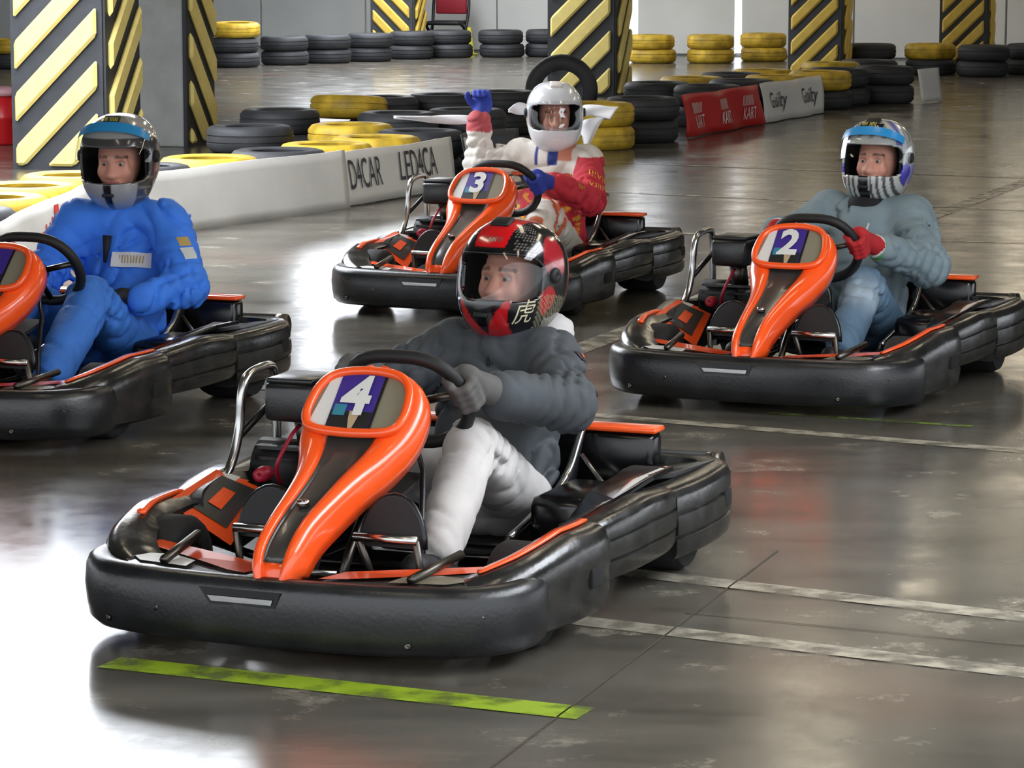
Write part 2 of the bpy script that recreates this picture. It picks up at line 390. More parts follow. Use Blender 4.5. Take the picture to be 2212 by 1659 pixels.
# ------------------------------------------------------------------ pillars with striped guards
M_conc = mat('pillar_concrete', '#b3b4b0', .8, noise=.12, nscale=5, bump=.2, bscale=25)
M_board = mat('guard_board', '#333539', .6, noise=.15)
M_stripe = mat('guard_yellow', '#f0da84', .55, noise=.05)
M_stripe2 = mat('guard_amber', '#cfae48', .55, noise=.1)
def clip(poly, a, b, c):                      # keep a*x+b*y<=c
    out = []
    for i in range(len(poly)):
        p, q = poly[i], poly[(i + 1) % len(poly)]; dp = a * p[0] + b * p[1] - c; dq = a * q[0] + b * q[1] - c
        if dp <= 0: out.append(p)
        if dp * dq < 0: t = dp / (dp - dq); out.append((p[0] + t * (q[0] - p[0]), p[1] + t * (q[1] - p[1])))
    return out
def pillar(cx, cy, w, yaw, guards, label, phase=-.04, ms=M_stripe, hg=1.55, per=.38, th=.21):
    r = empty('striped_pillar', (cx, cy, 0), yaw); tag(r, label, 'pillar')
    mesh_obj('column', *box((0, 0, CEIL / 2), (w, w, CEIL)), M_conc, r, smooth=False, bevel=.015)
    for face, sgn in guards.items():
        ang = {'front': 0, 'right': PI / 2, 'left': -PI / 2}[face]
        R = Matrix.Rotation(ang, 3, 'Z')
        def P(a, b, n): return tuple(R @ Vector((a, -w / 2 - n, b)))
        bw = w if face == 'front' else w - .0
        v, f = box((0, -w / 2 - .017, hg / 2), (bw + .03, .03, hg))
        mesh_obj('guard_board', [tuple(R @ Vector(p)) for p in v], f, M_board, r, smooth=False)
        h = bw / 2 - .02; k = -4
        while True:
            c0 = phase + per * k - (0 if sgn > 0 else 0); k += 1
            if c0 > hg + bw: break
            poly = [(-h, .03), (h, .03), (h, hg - .02), (-h, hg - .02)]
            # band: c0 <= b - sgn*(a+h) <= c0+th
            poly = clip(poly, -sgn, 1, c0 + th + sgn * h); poly = clip(poly, sgn, -1, -c0 - sgn * h) if poly else poly
            if len(poly) < 3: continue
            xs = [p[0] for p in poly]; ys = [p[1] for p in poly]
            if (max(xs) - min(xs)) * (max(ys) - min(ys)) < .004: continue
            n = len(poly); v = [P(a, b, .032) for a, b in poly] + [P(a, b, .075) for a, b in poly]
            f = [tuple(range(n)), tuple(range(n, 2 * n))] + [(i, (i + 1) % n, n + (i + 1) % n, n + i) for i in range(n)]
            o = mesh_obj('stripe', v, f, ms, r, smooth=False); md = o.modifiers.new('chamfer', 'BEVEL'); md.width = .020; md.segments = 1; md.limit_method = 'ANGLE'
    return r
GR = math.radians(-13.5)
def pil(u_left, d, w, guards, label, **k):     # left edge of the front face at photo column u_left, depth d
    x = (u_left - 1106) / FPX * d; c, s = math.cos(GR), math.sin(GR)
    return pillar(x + c * w / 2 - s * w / 2 * 1, d + s * w / 2 + c * w / 2, w, GR, guards, label, **k)
pil(36, 23.1, .68, {'front': 1, 'right': 1}, 'pillar clad in pale yellow and black striped guards behind the blue-suited driver')
pil(232, 25.55, .66, {'right': -1}, 'bare grey concrete pillar with one striped side guard by the white banner')
pil(1187, 33.2, .68, {'front': 1, 'right': 1}, 'yellow and black striped pillar rising behind the upright black tyre', phase=-.15)
pil(1703, 37.6, .60, {'front': 1, 'right': 1}, 'amber and black striped pillar between the yellow tyre stacks and a black stack', ms=M_stripe2, per=.29, th=.17)
pil(2027, 39.0, .55, {'front': 1, 'right': 1}, 'amber and black striped pillar behind the lone yellow tyre on a black one', ms=M_stripe2, per=.25, th=.17)
pil(806, 43.3, .56, {'front': -1, 'right': 1}, 'dull amber striped pillar next to the black folding chair', ms=M_stripe2, per=.27, th=.16)

# ------------------------------------------------------------------ tyre barriers
TW, TR = .185, .315
def tyre_mesh():
    n = 40; pr = [(.185, .012), (.20, .004), (.255, 0), (.285, .008), (.302, .026), (.312, .04), (.313, .062), (.306, .065), (.306, .072), (.314, .075),
                  (.315, .09)]
    pr = pr + [(r, TW - h) for r, h in reversed(pr[:-1])]
    inner = [(.187, TW - .03), (.235, TW - .04), (.27, TW / 2), (.235, .04), (.187, .03)]
    pr = pr + inner
    secs = []
    for k in range(n * 2):
        a = 2 * PI * k / (n * 2); s = []
        for r, h in pr:
            rr = r - (.006 if (r > .29 and k % 2 and (h < .06 or h > TW - .06)) else 0)
            s.append((rr * math.cos(a), rr * math.sin(a), h))
        secs.append(s)
    return loft(secs, True, False, True)
tv, tf = tyre_mesh(); TME = {}
for nm, m in (('b', M_tyre), ('y', M_tyrey)):
    o = mesh_obj('tyre', tv, tf, m, smooth=True, angle=50); TME[nm] = o.data; bpy.data.objects.remove(o, do_unlink=True)
def tyre(c, x, y, z, label, group, rx=0, ry=0, rz=None, sc=1):
    o = bpy.data.objects.new('tyre', TME[c]); link(o); o.location = (x, y, z); o.scale = (sc, sc, 1)
    o.rotation_euler = (rx, ry, random.uniform(0, 6) if rz is None else rz); return tag(o, label, 'tyre', group)
CN = {'b': 'black', 'y': 'yellow-painted'}
stacks = []
def stk(u, v, cols, where, sc=1.0):
    g = ground(u, v); stacks.append([g[0], g[1] + TR * sc, cols, where, sc])
FL = 'in the long black row along the far wall'
for u, v in ((505, 147), (612, 142), (705, 138), (795, 134), (885, 129), (972, 126)): stk(u, v, 'bb', FL)
stk(1090, 125, 'bb', 'of the lone stack at the far wall'); stk(1178, 124, 'bb', 'of the far stack half behind the striped pillar')
FY = 'of a yellow stack at the far wall gaps'
stk(1412, 138, 'yy', FY); stk(1538, 138, 'yy', FY); stk(1654, 134, 'yy', FY)
stk(1885, 163, 'bb', 'of the stack between two amber pillars'); stk(2018, 163, 'by', 'of the mixed stack at the last amber pillar')
FR = 'of a stack past the last amber pillar'
stk(2130, 167, 'bb', FR); stk(2235, 163, 'bb', FR)
stk(15, 150, 'by', 'of the far stack behind the red drum')
MI = 'in the tyre island behind the red banner'
stk(1290, 327, 'yy', 'of the yellow pair beside the upright tyre')
for u, v, c in ((1388, 311, 'bb'), (1522, 277, 'bb'), (1604, 262, 'bb'), (1682, 250, 'by'), (1432, 270, 'bb'), (1500, 255, 'by'), (1585, 244, 'bb'), (1665, 235, 'by'),
                (1762, 238, 'by'), (1830, 230, 'bb'), (1905, 226, 'bb'), (1800, 214, 'by'), (1880, 208, 'bb')): stk(u, v, c, MI)
LI = 'in the second rows behind the white banners'
for u, v, c in ((535, 390, 'bb'), (605, 345, 'bb'), (745, 320, 'y'), (762, 386, 'by'), (855, 308, 'bb'), (960, 302, 'bb'), (1055, 296, 'bb'), (880, 352, 'bb'), (985, 345, 'bb')): stk(u, v, c, LI)
BAN = [(-2.42, 14.2), (-2.40, 15.4), (-2.30, 16.9), (-2.22, 17.55), (-1.84, 18.42), (-1.03, 19.91), (-.38, 21.42), (-.12, 22.05)]
def resample(pl, step):
    P = crom(pl, 12); out = [P[0]]; acc = 0
    for a, b in zip(P[:-1], P[1:]):
        d = np.linalg.norm(b - a)
        while acc + d >= step:
            t = (step - acc) / d; a = a + (b - a) * t; out.append(a); d = np.linalg.norm(b - a); acc = 0
        acc += d
    return out
NB = 'in the row touching the white banners'
fr = resample(BAN, .715)
fcol = ['yb', 'by', 'bb', 'by', 'by', 'by', 'bb', 'by', 'bb', 'by', 'by', 'bb', 'bb', 'bb']
for i, p in enumerate(fr):
    q = fr[min(i + 1, len(fr) - 1)] - fr[max(i - 1, 0)]; n = np.array([-q[1], q[0]]); n /= np.linalg.norm(n)
    c = p + n * .375; stacks.append([c[0], c[1], fcol[i % len(fcol)], NB, 1.0])
fixed = len(stacks) - len(fr)
for it in range(250):                           # push overlapping stacks apart
    for i in range(len(stacks)):
        for j in range(i):
            dx = stacks[i][0] - stacks[j][0]; dy = stacks[i][1] - stacks[j][1]; d = math.hypot(dx, dy)
            if d < .65:
                e = (.652 - d); ux, uy = (dx / d, dy / d) if d > 1e-6 else (0, 1)
                wi, wj = (0, 1) if i >= fixed and j < fixed else (.5, .5)
                if i >= fixed and j >= fixed: continue
                stacks[i][0] += ux * e * wi; stacks[i][1] += uy * e * wi; stacks[j][0] -= ux * e * wj; stacks[j][1] -= uy * e * wj
for x, y, cols, where, sc in stacks:
    for l, c in enumerate(cols):
        jx, jy = (random.uniform(-.025, .025), random.uniform(-.02, .02)) if l else (0, 0)
        mixed = len(set(cols)) > 1
        tyre(c, x + jx, y + jy, l * TW, '%s %s tyre %s' % (('bottom', 'top')[l], CN[c], where), '%s tyres %s' % (CN[c], where), sc=.985)
# the upright tyre in front of the striped pillar, the tilted yellow ones on the heaps
x, y = (1220 - 1106) / FPX * 27.9, 27.9
tyre('b', x - .03, y - .09, TR * 1.02, 'black tyre standing upright on its tread in front of the striped pillar', None, rx=-PI / 2 + .06, rz=0, sc=1.02)
tilt = [q for q in stacks if q[2] == 'y'][0]
tyre('y', tilt[0] + .02, tilt[1] - .02, TW + .034, 'yellow-painted tyre tilted on the yellow tyre behind the white banners', None, rx=.04, ry=-.08)
g = ground(505, 147); tyre('y', g[0], g[1] + .32, 2 * TW + .012, 'yellow-painted tyre capping the dark row at the far left wall', None, rx=.02, ry=.03)

# ------------------------------------------------------------------ banners
def sheet(name, pl, z0, z1, m, label, cat='banner', step=.06, wav=.006):
    P = resample(pl, step); z0s = []; secs = []
    N = []
    for i, p in enumerate(P):
        q = P[min(i + 1, len(P) - 1)] - P[max(i - 1, 0)]; n = np.array([q[1], -q[0]]); N.append(n / np.linalg.norm(n))
    L = len(P)
    def at(s, z):
        i = min(max(s / step, 0), L - 1.001); k = int(i); t = i - k
        p = P[k] * (1 - t) + P[k + 1] * t; n = N[k]; hz = (z - z0) / (z1 - z0)
        o = wav * math.sin(s * 7 + 3 * hz) + .03 * (1 - hz) - .02 * hz
        return p, n, o
    nz = 6
    for i in range(L):
        sec = []
        top = z1 + .004 * math.sin(i * .3)
        for j in range(nz + 1):
            z = z0 + (top - z0) * j / nz; p, n, o = at(i * step, z); sec.append((p[0] + n[0] * o, p[1] + n[1] * o, z))
        for j in range(nz, -1, -1):
            z = z0 + (top - z0) * j / nz; p, n, o = at(i * step, z); o -= .006; sec.append((p[0] + n[0] * o, p[1] + n[1] * o, z))
        secs.append(sec)
    o = mesh_obj(name, *loft(secs, True, True, False), m); tag(o, label, cat)
    return o, at, step * (L - 1)
def letter(parent, at, txt, s, z, size, m, sx=1.0, shear=0, bold=0, name='lettering'):
    v, f = text_geo(txt, size); out = []
    for a, b, _ in v:
        p, n, o = at(s + (a + shear * b) * sx, z + b); o += .009; out.append((p[0] + n[0] * o, p[1] + n[1] * o, z + b))
    return mesh_obj(name, out, f, m, parent, smooth=False)
M_ban = mat('white_banner', '#dedcd6', .5, noise=.06, nscale=3, bump=.3, bscale=5)
M_banr = mat('red_banner', '#c4211f', .45, noise=.08, nscale=3)
M_ink = mat('black_print', '#3a3a3c', .5); M_redink = mat('red_print', '#cf3a33', .5); M_wink = mat('white_print', '#e2dcd6', .5)
o, at, L = sheet('banner', [(-2.42, 14.2), (-2.40, 15.4), (-2.31, 16.9), (-2.24, 17.5)], .01, .37, M_ban, 'white banner with slanting red lettering beside the blue-suited driver')
for i, (s, w, h) in enumerate([(.55, .05, .2), (.75, .05, .24), (1.55, .05, .17), (1.64, .04, .2), (1.74, .04, .2), (1.83, .05, .22), (1.95, .11, .27), (2.14, .06, .22), (2.27, .05, .2), (2.62, .22, .12)]):
    pts = []
    for a, b in ((0, 0), (w, 0), (w + .1, h), (.1, h)):
        p, n, oo = at(s + a, .06 + b); oo += .004; pts.append((p[0] + n[0] * oo, p[1] + n[1] * oo, .06 + b))
    mesh_obj('lettering', pts, [(0, 1, 2, 3)], M_redink, o, smooth=False)
o, at, L = sheet('banner', [(-2.22, 17.56), (-1.84, 18.42), (-1.40, 19.2), (-1.04, 19.86)], .0, .365, M_ban, 'long plain white banner between the blue-suited driver and the lettered banner')
o, at, L = sheet('banner', [(-1.06, 19.90), (-.70, 20.65), (-.40, 21.38)], .01, .345, M_ban, 'white banner printed twice with thin black LED4CAR lettering')
letter(o, at, 'D4CAR', .26, .19, .27, M_ink, sx=.52); letter(o, at, 'LED4CA', 1.02, .20, .27, M_ink, sx=.62)
o, at, L = sheet('banner', [(-.33, 21.46), (-.18, 21.84), (.07, 22.22)], .03, .36, mat('dark_banner', '#3b3c40', .5), 'short dark banner with a white and red corner behind the driver in the red suit')
v, f = box((0, 0, 0), (.12, .01, .10)); p, n, oo = at(.12, .3)
for nm, m, s, z, d in (('white_patch', M_wink, .09, .28, (.13, .11)), ('red_patch', M_redink, .12, .30, (.07, .07)), ('white_patch', M_wink, .2, .15, (.12, .2)), ('green_patch', mat('green_print', '#3f8f5c', .5), .17, .2, (.03, .08))):
    pts = []; lift = {'red_patch': .009, 'green_patch': .009}.get(nm, .004)
    for a, b in ((-1, -1), (1, -1), (1, 1), (-1, 1)):
        p, n, oo = at(s + a * d[0] / 2, z + b * d[1] / 2); oo += lift; pts.append((p[0] + n[0] * oo, p[1] + n[1] * oo, z + b * d[1] / 2))
    mesh_obj(nm, pts, [(0, 1, 2, 3)], m, o, smooth=False)
o, at, L = sheet('banner', [(1.44, 26.45), (1.82, 27.35), (2.25, 28.4)], .01, .36, M_banr, 'red banner with white lettering wrapped round the tyre island', wav=.02)
for s in (.35, 1.0, 1.66):
    letter(o, at, 'IIIIIIIIII', s, .235, .13, M_wink, sx=.8, shear=.15); letter(o, at, 'KART', s + .03, .12, .15, M_wink, sx=.75, shear=.15)
o, at, L = sheet('banner', [(2.25, 28.46), (2.6, 29.25), (2.97, 30.1)], .01, .36, M_ban, 'white banner with black Guilty lettering next to the red banner', wav=.02)
letter(o, at, 'Guilty', .45, .19, .20, M_ink, sx=.9, shear=.1); letter(o, at, 'Guilty', 1.35, .19, .20, M_ink, sx=.9, shear=.1)
o, at, L = sheet('banner', [(4.10, 31.80), (4.22, 31.97), (4.38, 32.22)], .01, .34, M_ban, 'short grey-white banner end at the far corner of the tyre island')

# ------------------------------------------------------------------ small things along the far side
g = ground(-6, 318); r = empty('plastic_drum', (g[0], g[1] + .3, 0)); tag(r, 'red plastic drum with a pale pink lid beside the striped pillar', 'drum')
mesh_obj('drum_body', *lathe([(.001, 0), (.10, 0), (.115, .02), (.112, .2), (.12, .21), (.12, .24), (.112, .25), (.11, .40), (.001, .40)], 24), mat('drum_red', '#b01018', .4), r)
mesh_obj('lid', *lathe([(.001, .40), (.125, .40), (.13, .43), (.12, .46), (.06, .475), (.001, .475)], 24), mat('lid_pink', '#b98a90', .5), r)
g = ground(962, 118); r = empty('folding_chair', (g[0] + .02, g[1] + .42, 0), -.3); r.scale = (1.15, 1.0, 1.0); tag(r, 'black tube framed chair with a red back by the amber pillar', 'chair')
arch = crom([(-.20, .16, 0), (-.22, .05, .25), (-.20, -.16, .42), (.2, -.16, .42), (.22, .05, .25), (.2, .16, 0)], 6)
mesh_obj('leg_frame', *tube(arch, .02, 8), M_frame, r)
mesh_obj('back_frame', *tube(crom([(-.2, -.18, 0), (-.22, .1, .4), (-.22, .2, .78), (-.12, .22, .9), (.12, .22, .9), (.22, .2, .78), (.22, .1, .4), (.2, -.18, 0)], 6), .02, 8), M_frame, r)
mesh_obj('seat', *box((0, -.02, .43), (.42, .40, .06)), M_black, r, bevel=.02)
mesh_obj('backrest', *box((0, .19, .70), (.40, .05, .30)), mat('chair_red', '#8e1526', .6), r, bevel=.02)
g = ground(1003, 122); r = mesh_obj('traffic_cone', *lathe([(.001, 0), (.12, 0), (.12, .02), (.07, .03), (.025, .38), (.001, .385)], 20), mat('cone_yellow', '#b9b32c', .5))
r.location = (g[0] + .06, g[1] + .55, 0); tag(r, 'small yellow-green cone beside the black tube framed chair', 'cone')
# ------------------------------------------------------------------ the rental kart (x forward, y to the driver's left, z up; origin under the rear axle)
def belt(name, path, prof, m, parent, topz=None, botz=None, n=5, mirror=False, tt=None):
    """loft a bumper: path of (x,y) outer points, prof of (inward, z)"""
    P = crom(path, n); secs = []
    K = len(P)
    for i, p in enumerate(P):
        q = P[min(i + 1, K - 1)] - P[max(i - 1, 0)]; nn = np.array([-q[1], q[0]]); nn /= np.linalg.norm(nn)      # inward = left of travel direction
        t = i / (K - 1); z0 = botz(t) if botz else 0; z1 = topz(t) if topz else 1
        e = math.sqrt(max(0, 1 - (1 - min(1, min(t, 1 - t) / .05)) ** 2)) if tt else 1
        zm = (z0 + z1) / 2
        secs.append([(p[0] + nn[0] * a, (p[1] + nn[1] * a) * (-1 if mirror else 1), zm + (z0 + (z1 - z0) * z - zm) * (.55 + .45 * e)) for a, z in prof])
    return mesh_obj(name, *loft(secs), m, parent, angle=45)
K0 = empty('racing_kart')
def kp(name, vf, m, parent=K0, **k): return mesh_obj(name, vf[0], vf[1], m, parent, **k)
# front bumper
FB = [(1.10, -.585), (1.18, -.603), (1.28, -.59), (1.37, -.53), (1.425, -.45), (1.46, -.30), (1.475, -.12), (1.475, .12), (1.46, .30), (1.425, .45), (1.37, .53), (1.28, .59), (1.18, .603), (1.10, .585)]
prF = [(.055, 0), (.02, .02), (.006, .10), (0, .30), (-.004, .55), (0, .82), (.008, .93), (.022, .985), (.04, 1), (.06, .97), (.075, .80), (.075, .10)]
fb = belt('front_bumper', FB, prF, M_plastic, K0, topz=lambda t: .212, botz=lambda t: .04, tt=1)
def on_bumper(y, z, out=.004):
    P = crom(FB, 8); i = min(range(len(P)), key=lambda k: abs(P[k][1] - y) + (0 if P[k][0] > 1.3 else 9)); return (P[i][0] + out, y, z)
mesh_obj('slot', [on_bumper(-.175, .185), on_bumper(.045, .185), on_bumper(.03, .145), on_bumper(-.145, .145)], [(0, 1, 2, 3)], M_gloss, fb, smooth=False)
mesh_obj('slot_trim', [on_bumper(-.15, .166, .007), on_bumper(.025, .166, .007), on_bumper(.02, .153, .007), on_bumper(-.14, .153, .007)], [(0, 1, 2, 3)], M_chrome, fb, smooth=False)
for y, z in ((-.30, .12), (.36, .075), (.52, .14), (-.45, .075)):
    p = on_bumper(y, z, 0); a = math.atan2(y * .8, .5)
    vv, ff = disc((0, 0, 0), .008, 'x', 10, .004); R = Matrix.Rotation(a, 3, 'Z')
    mesh_obj('bolt', [tuple(R @ Vector(q) + Vector(p)) for q in vv], ff, M_dsteel, fb)
# nose deck behind the bumper: orange panels with grey inlays
for s in (-1, 1):
    dk = kp('nose_panel', ([(1.40, s * .10, .200), (1.39, s * .30, .200), (1.35, s * .43, .200), (1.275, s * .50, .203), (1.12, s * .47, .21), (1.16, s * .30, .185), (1.22, s * .10, .185)], [(0, 1, 2, 3, 4, 5, 6)]), M_grey, smooth=False)
    mesh_obj('orange_band', [(1.385, s * .10, .206), (1.355, s * .16, .204), (1.235, s * .33, .202), (1.18, s * .465, .2115), (1.125, s * .465, .215), (1.165, s * .30, .1925), (1.225, s * .10, .1925)], [(0, 1, 2, 3, 4, 5, 6)], M_orange, dk, smooth=False)
    mesh_obj('nose_sticker', [(1.36, s * .27, .205), (1.335, s * .41, .2055), (1.27, s * .47, .209), (1.245, s * .36, .206), (1.29, s * .28, .205)], [(0, 1, 2, 3, 4)], M_white if s < 0 else M_olive, dk, smooth=False)
    kp('deck_strut', tube([(1.36, s * .33, .215), (1.12, s * .36, .235)], .012, 8), M_dsteel)
# side pods hugging the front wheels, side bumpers, rear bumper
PODT = lambda t: .205 + .075 * min(1, t / .55) - .02 * max(0, (t - .8) / .2)
POD = [(1.34, .455), (1.28, .53), (1.18, .59), (1.04, .622), (.90, .638), (.80, .632), (.745, .60)]
prP = [(.10, .03), (.03, 0), (.008, .06), (0, .25), (.002, .45), (-.002, .60), (0, .80), (.012, .93), (.035, 1), (.09, .985), (.13, .9), (.13, .2)]
SB = [(.86, .585), (.78, .615), (.62, .640), (.44, .645), (.30, .634), (.215, .605)]
prS = [(.10, .02), (.03, 0), (.008, .04), (.001, .12), (0, .30), (.007, .325), (.007, .345), (-.002, .36), (-.004, .48), (-.002, .62), (.007, .64), (.007, .66), (0, .68), (.001, .86), (.010, .95), (.030, 1), (.09, .98), (.10, .7)]
for s in (1, -1):
    def rev(p): return [(x, -y) for x, y in p]
    mir = s > 0
    pp = [(x, -y) for x, y in POD][::-1]; sp = [(x, -y) for x, y in SB][::-1]
    pod = belt('side_pod', pp, prP, M_plastic2, K0, topz=lambda t: PODT(1 - t), botz=lambda t: .055 + .03 * t * 0, tt=1, mirror=mir)
    Q = crom(POD, 6)
    stripe = []
    for i, q in enumerate(Q[4 if s > 0 else 16:-6], 4 if s > 0 else 16):
        t = i / (len(Q) - 1); d = Q[min(i + 1, len(Q) - 1)] - Q[max(i - 1, 0)]; nn = np.array([d[1], -d[0]]); nn /= np.linalg.norm(nn)
        if nn[1] > 0: nn = -nn
        z = PODT(t) + .004
        stripe.append([(q[0] + nn[0] * a, s * (q[1] + nn[1] * a), z + b) for a, b in ((.058, -.002), (.058, .004), (.080, .004), (.080, -.006))])
    mesh_obj('pod_stripe', *loft(stripe), M_orange, pod)
    mesh_obj('pod_slot', *box((.905, s * .6255, .160), (.085, .030, .050)), M_liner, pod, bevel=.004)
    sb = belt('side_bumper', sp, prS, M_plastic2, K0, topz=lambda t: .30 - .03 * abs(2 * t - 1), botz=lambda t: .115, mirror=mir)
    # sloping side deck with its sticker
    dk = kp('side_deck', ([(.80, s * .555, .262), (.60, s * .575, .290), (.30, s * .575, .300), (.10, s * .56, .292), (.06, s * .40, .262), (.30, s * .40, .250), (.60, s * .40, .165), (.84, s * .40, .13)], [(0, 1, 6, 7), (1, 2, 5, 6), (2, 3, 4, 5)]), M_gloss, smooth=False, solid=.012)
    A_, B_, C_, D_ = [np.array(p) for p in ((.94, s * .545, .270), (.60, s * .572, .299), (.52, s * .46, .240), (.86, s * .40, .150))]
    def bil(u0, u1, v0, v1, up_):
        V_ = []
        for iu in range(7):
            for iv in range(7):
                a_ = u0 + (u1 - u0) * iu / 6; b_ = v0 + (v1 - v0) * iv / 6
                V_.append((A_ * (1 - a_) + B_ * a_) * (1 - b_) + (D_ * (1 - a_) + C_ * a_) * b_ + np.array([0, 0, up_]))
        return V_, [(q * 7 + w, q * 7 + w + 1, (q + 1) * 7 + w + 1, (q + 1) * 7 + w) for q in range(6) for w in range(6)]
    mesh_obj('front_sticker', *bil(0, 1, 0, 1, .004), M_orange, dk); mesh_obj('front_inset', *bil(.16, .9, .2, .84, .008), M_grey, dk)
    mesh_obj('sticker_flash', *bil(.35, .7, .4, .62, .011), M_orange, dk)
    mesh_obj('deck_sticker', [(.78, s * .545, .268), (.60, s * .565, .296), (.30, s * .565, .306), (.08, s * .55, .297), (.05, s * .52, .294), (.30, s * .51, .297), (.60, s * .50, .262), (.80, s * .49, .225)], [(0, 1, 6, 7), (1, 2, 5, 6), (2, 3, 4, 5)], M_orange, dk, smooth=False)
    mesh_obj('sticker_inset', [(.72, s * .548, .277), (.58, s * .558, .297), (.32, s * .556, .308), (.14, s * .548, .303), (.12, s * .53, .301), (.32, s * .525, .303), (.58, s * .52, .276), (.74, s * .51, .246)], [(0, 1, 6, 7), (1, 2, 5, 6), (2, 3, 4, 5)], M_white, dk, smooth=False)
RB = [(.27, -.63), (.10, -.648), (-.10, -.645), (-.22, -.62), (-.30, -.55), (-.335, -.40), (-.345, 0), (-.335, .40), (-.30, .55), (-.22, .62), (-.10, .645), (.10, .648), (.27, .63)]
rb = belt('rear_bumper', RB[::-1], prS, M_plastic2, K0, topz=lambda t: .275, botz=lambda t: .075)
for s in (1, -1): mesh_obj('bumper_slot', *box((-.12, s * .6315, .185), (.065, .034, .045), Matrix.Rotation(s * .06, 3, 'Z')), M_liner, rb, bevel=.004)
# floor pan and frame
kp('floor_pan', ([(.30, -.30, .052), (1.28, -.26, .052), (1.28, .26, .052), (.30, .30, .052)], [(0, 1, 2, 3)]), M_dsteel, smooth=False, solid=.006)
fr_ = MB()
for s in (1, -1):
    fr_.add(tube(crom([(-.28, s * .28, .12), (-.05, s * .29, .075), (.3, s * .31, .065), (.8, s * .31, .065), (1.1, s * .24, .075), (1.34, s * .22, .12)], 5), .016, 8))
    fr_.add(tube([(.30, s * .31, .08), (.30, s * .56, .15)], .012, 8)); fr_.add(tube([(.72, s * .31, .08), (.72, s * .56, .14)], .012, 8))
    fr_.add(tube([(1.03, s * .28, .09), (1.03, s * .44, .13)], .018, 8))
for x in (-.2, .25, .62, 1.0, 1.32): fr_.add(tube([(x, -.27, .08), (x, .27, .08)], .014, 8))
fr_.build('chassis_frame', M_frame, K0)
kp('rear_axle', tube([(0, -.58, .14), (0, .58, .14)], .02, 10), M_chrome)
# wheels
def wheel(x, y, R, w, name):
    pr = [(R * .55, -w * .42), (R * .72, -w * .5), (R * .92, -w * .48), (R, -w * .36), (R, w * .36), (R * .92, w * .48), (R * .72, w * .5), (R * .55, w * .42)]
    t = kp(name, lathe(pr, 28, 'y', (x, y, R)), M_rubber, angle=50)
    mesh_obj('rim', *lathe([(.001, -w * .25), (R * .3, -w * .25), (R * .5, -w * .46), (R * .56, -w * .46), (R * .56, w * .46), (R * .5, w * .46), (R * .3, w * .25), (.001, w * .25)], 20, 'y', (x, y, R)), M_dsteel, t)
for s in (1, -1):
    wheel(0, s * .475, .14, .20, 'rear_wheel'); wheel(1.03, s * .485, .13, .125, 'front_wheel')
# fairing
FA = [(1.437, .198, .060), (1.43, .235, .074), (1.395, .285, .084), (1.32, .333, .088), (1.21, .380, .096), (1.11, .418, .116), (1.035, .450, .148), (.985, .482, .176), (.93, .525, .190), (.875, .575, .184), (.838, .612, .152), (.818, .632, .095), (.812, .638, .03)]
FA = [(x + .012 * (x > 1.3), z, w * (.80 if x < 1.3 else .74)) for x, z, w in FA]; FR_ = crom(FA, 3); gridv = []
cs = [(-1.0, -.10), (-1.06, -.065), (-1.05, -.03), (-.98, -.012), (-.84, .002), (-.70, .005), (-.53, .002), (-.45, -.007), (-.40, -.015), (-.2, -.013), (0, -.012)]
cs = cs + [(-a, b) for a, b in reversed(cs[:-1])]
for i, q in enumerate(FR_):
    d = FR_[min(i + 1, len(FR_) - 1)] - FR_[max(i - 1, 0)]; l = math.hypot(d[0], d[1]); nx, nz = d[1] / l, -d[0] / l
    gridv.append([(q[0] + nx * b, a * q[2], q[1] + nz * b) for a, b in cs])
V = [p for r_ in gridv for p in r_]; nc = len(cs); fo, fi = [], []
for i in range(len(gridv) - 1):
    for k in range(nc - 1):
        q = (i * nc + k, i * nc + k + 1, (i + 1) * nc + k + 1, (i + 1) * nc + k)
        (fi if (7 <= k <= nc - 9 and 4 <= i <= 23) else fo).append(q)
def sub(V, F):
    used = sorted({i for f in F for i in f}); mp = {u: n for n, u in enumerate(used)}; return [V[u] for u in used], [tuple(mp[i] for i in f) for f in F]
kp('fairing', sub(V, fo), M_orange, solid=.008, angle=60)
kp('fairing_inlay', sub(V, fi), M_grey, solid=.006, angle=60)
kp('fairing_foot', box((1.435, 0, .190), (.06, .11, .035)), M_gloss, bevel=.012)
kp('nose_bolt', disc((1.255, 0, .362), .016, 'z', 14, .008), M_chrome)
# number panel
e = np.array([-.118, 0, .115]); e /= np.linalg.norm(e); nn_ = np.array([e[2], 0, -e[0]]); c0 = np.array([.905, 0, .548]) + nn_ * .018; NPS = 1.0
def NP(a, b, o=0):
    a *= NPS
    return tuple(c0 + np.array([0, 1., 0]) * a + e * b + nn_ * o)
ringo = crom([(a_ * .82, b_) for a_, b_ in [(-.125, -.088), (0, -.098), (.125, -.088), (.160, -.055), (.162, .0), (.145, .055), (.10, .088), (0, .100), (-.10, .088), (-.145, .055), (-.162, 0), (-.160, -.055)]], 4, True)
kp('number_ring', tube([NP(a, b, .004) for a, b in ringo], .0125, 8, True), M_orange)
npn = kp('number_panel', ([NP(a * .97, b * .97) for a, b in ringo], [tuple(range(len(ringo)))]), M_olive, smooth=False)
NPS = .84
def quad(a0, a1, b0, b1, o): return [NP(a0, b0, o), NP(a1, b0, o), NP(a1, b1, o), NP(a0, b1, o)], [(0, 1, 2, 3)]
mesh_obj('pale_strip', [NP(-.145, -.07, .0015), NP(-.085, -.09, .0015), NP(-.075, .088, .0015), NP(-.12, .07, .0015)], [(0, 1, 2, 3)], M_white, npn, smooth=False)
st = mesh_obj('number_sticker', *quad(-.085, .055, -.092, .09, .003), M_purple, npn, smooth=False)
ns = kp('sticker_photo', quad(-.083, .053, -.091, -.03, .0045), M_black, smooth=False)
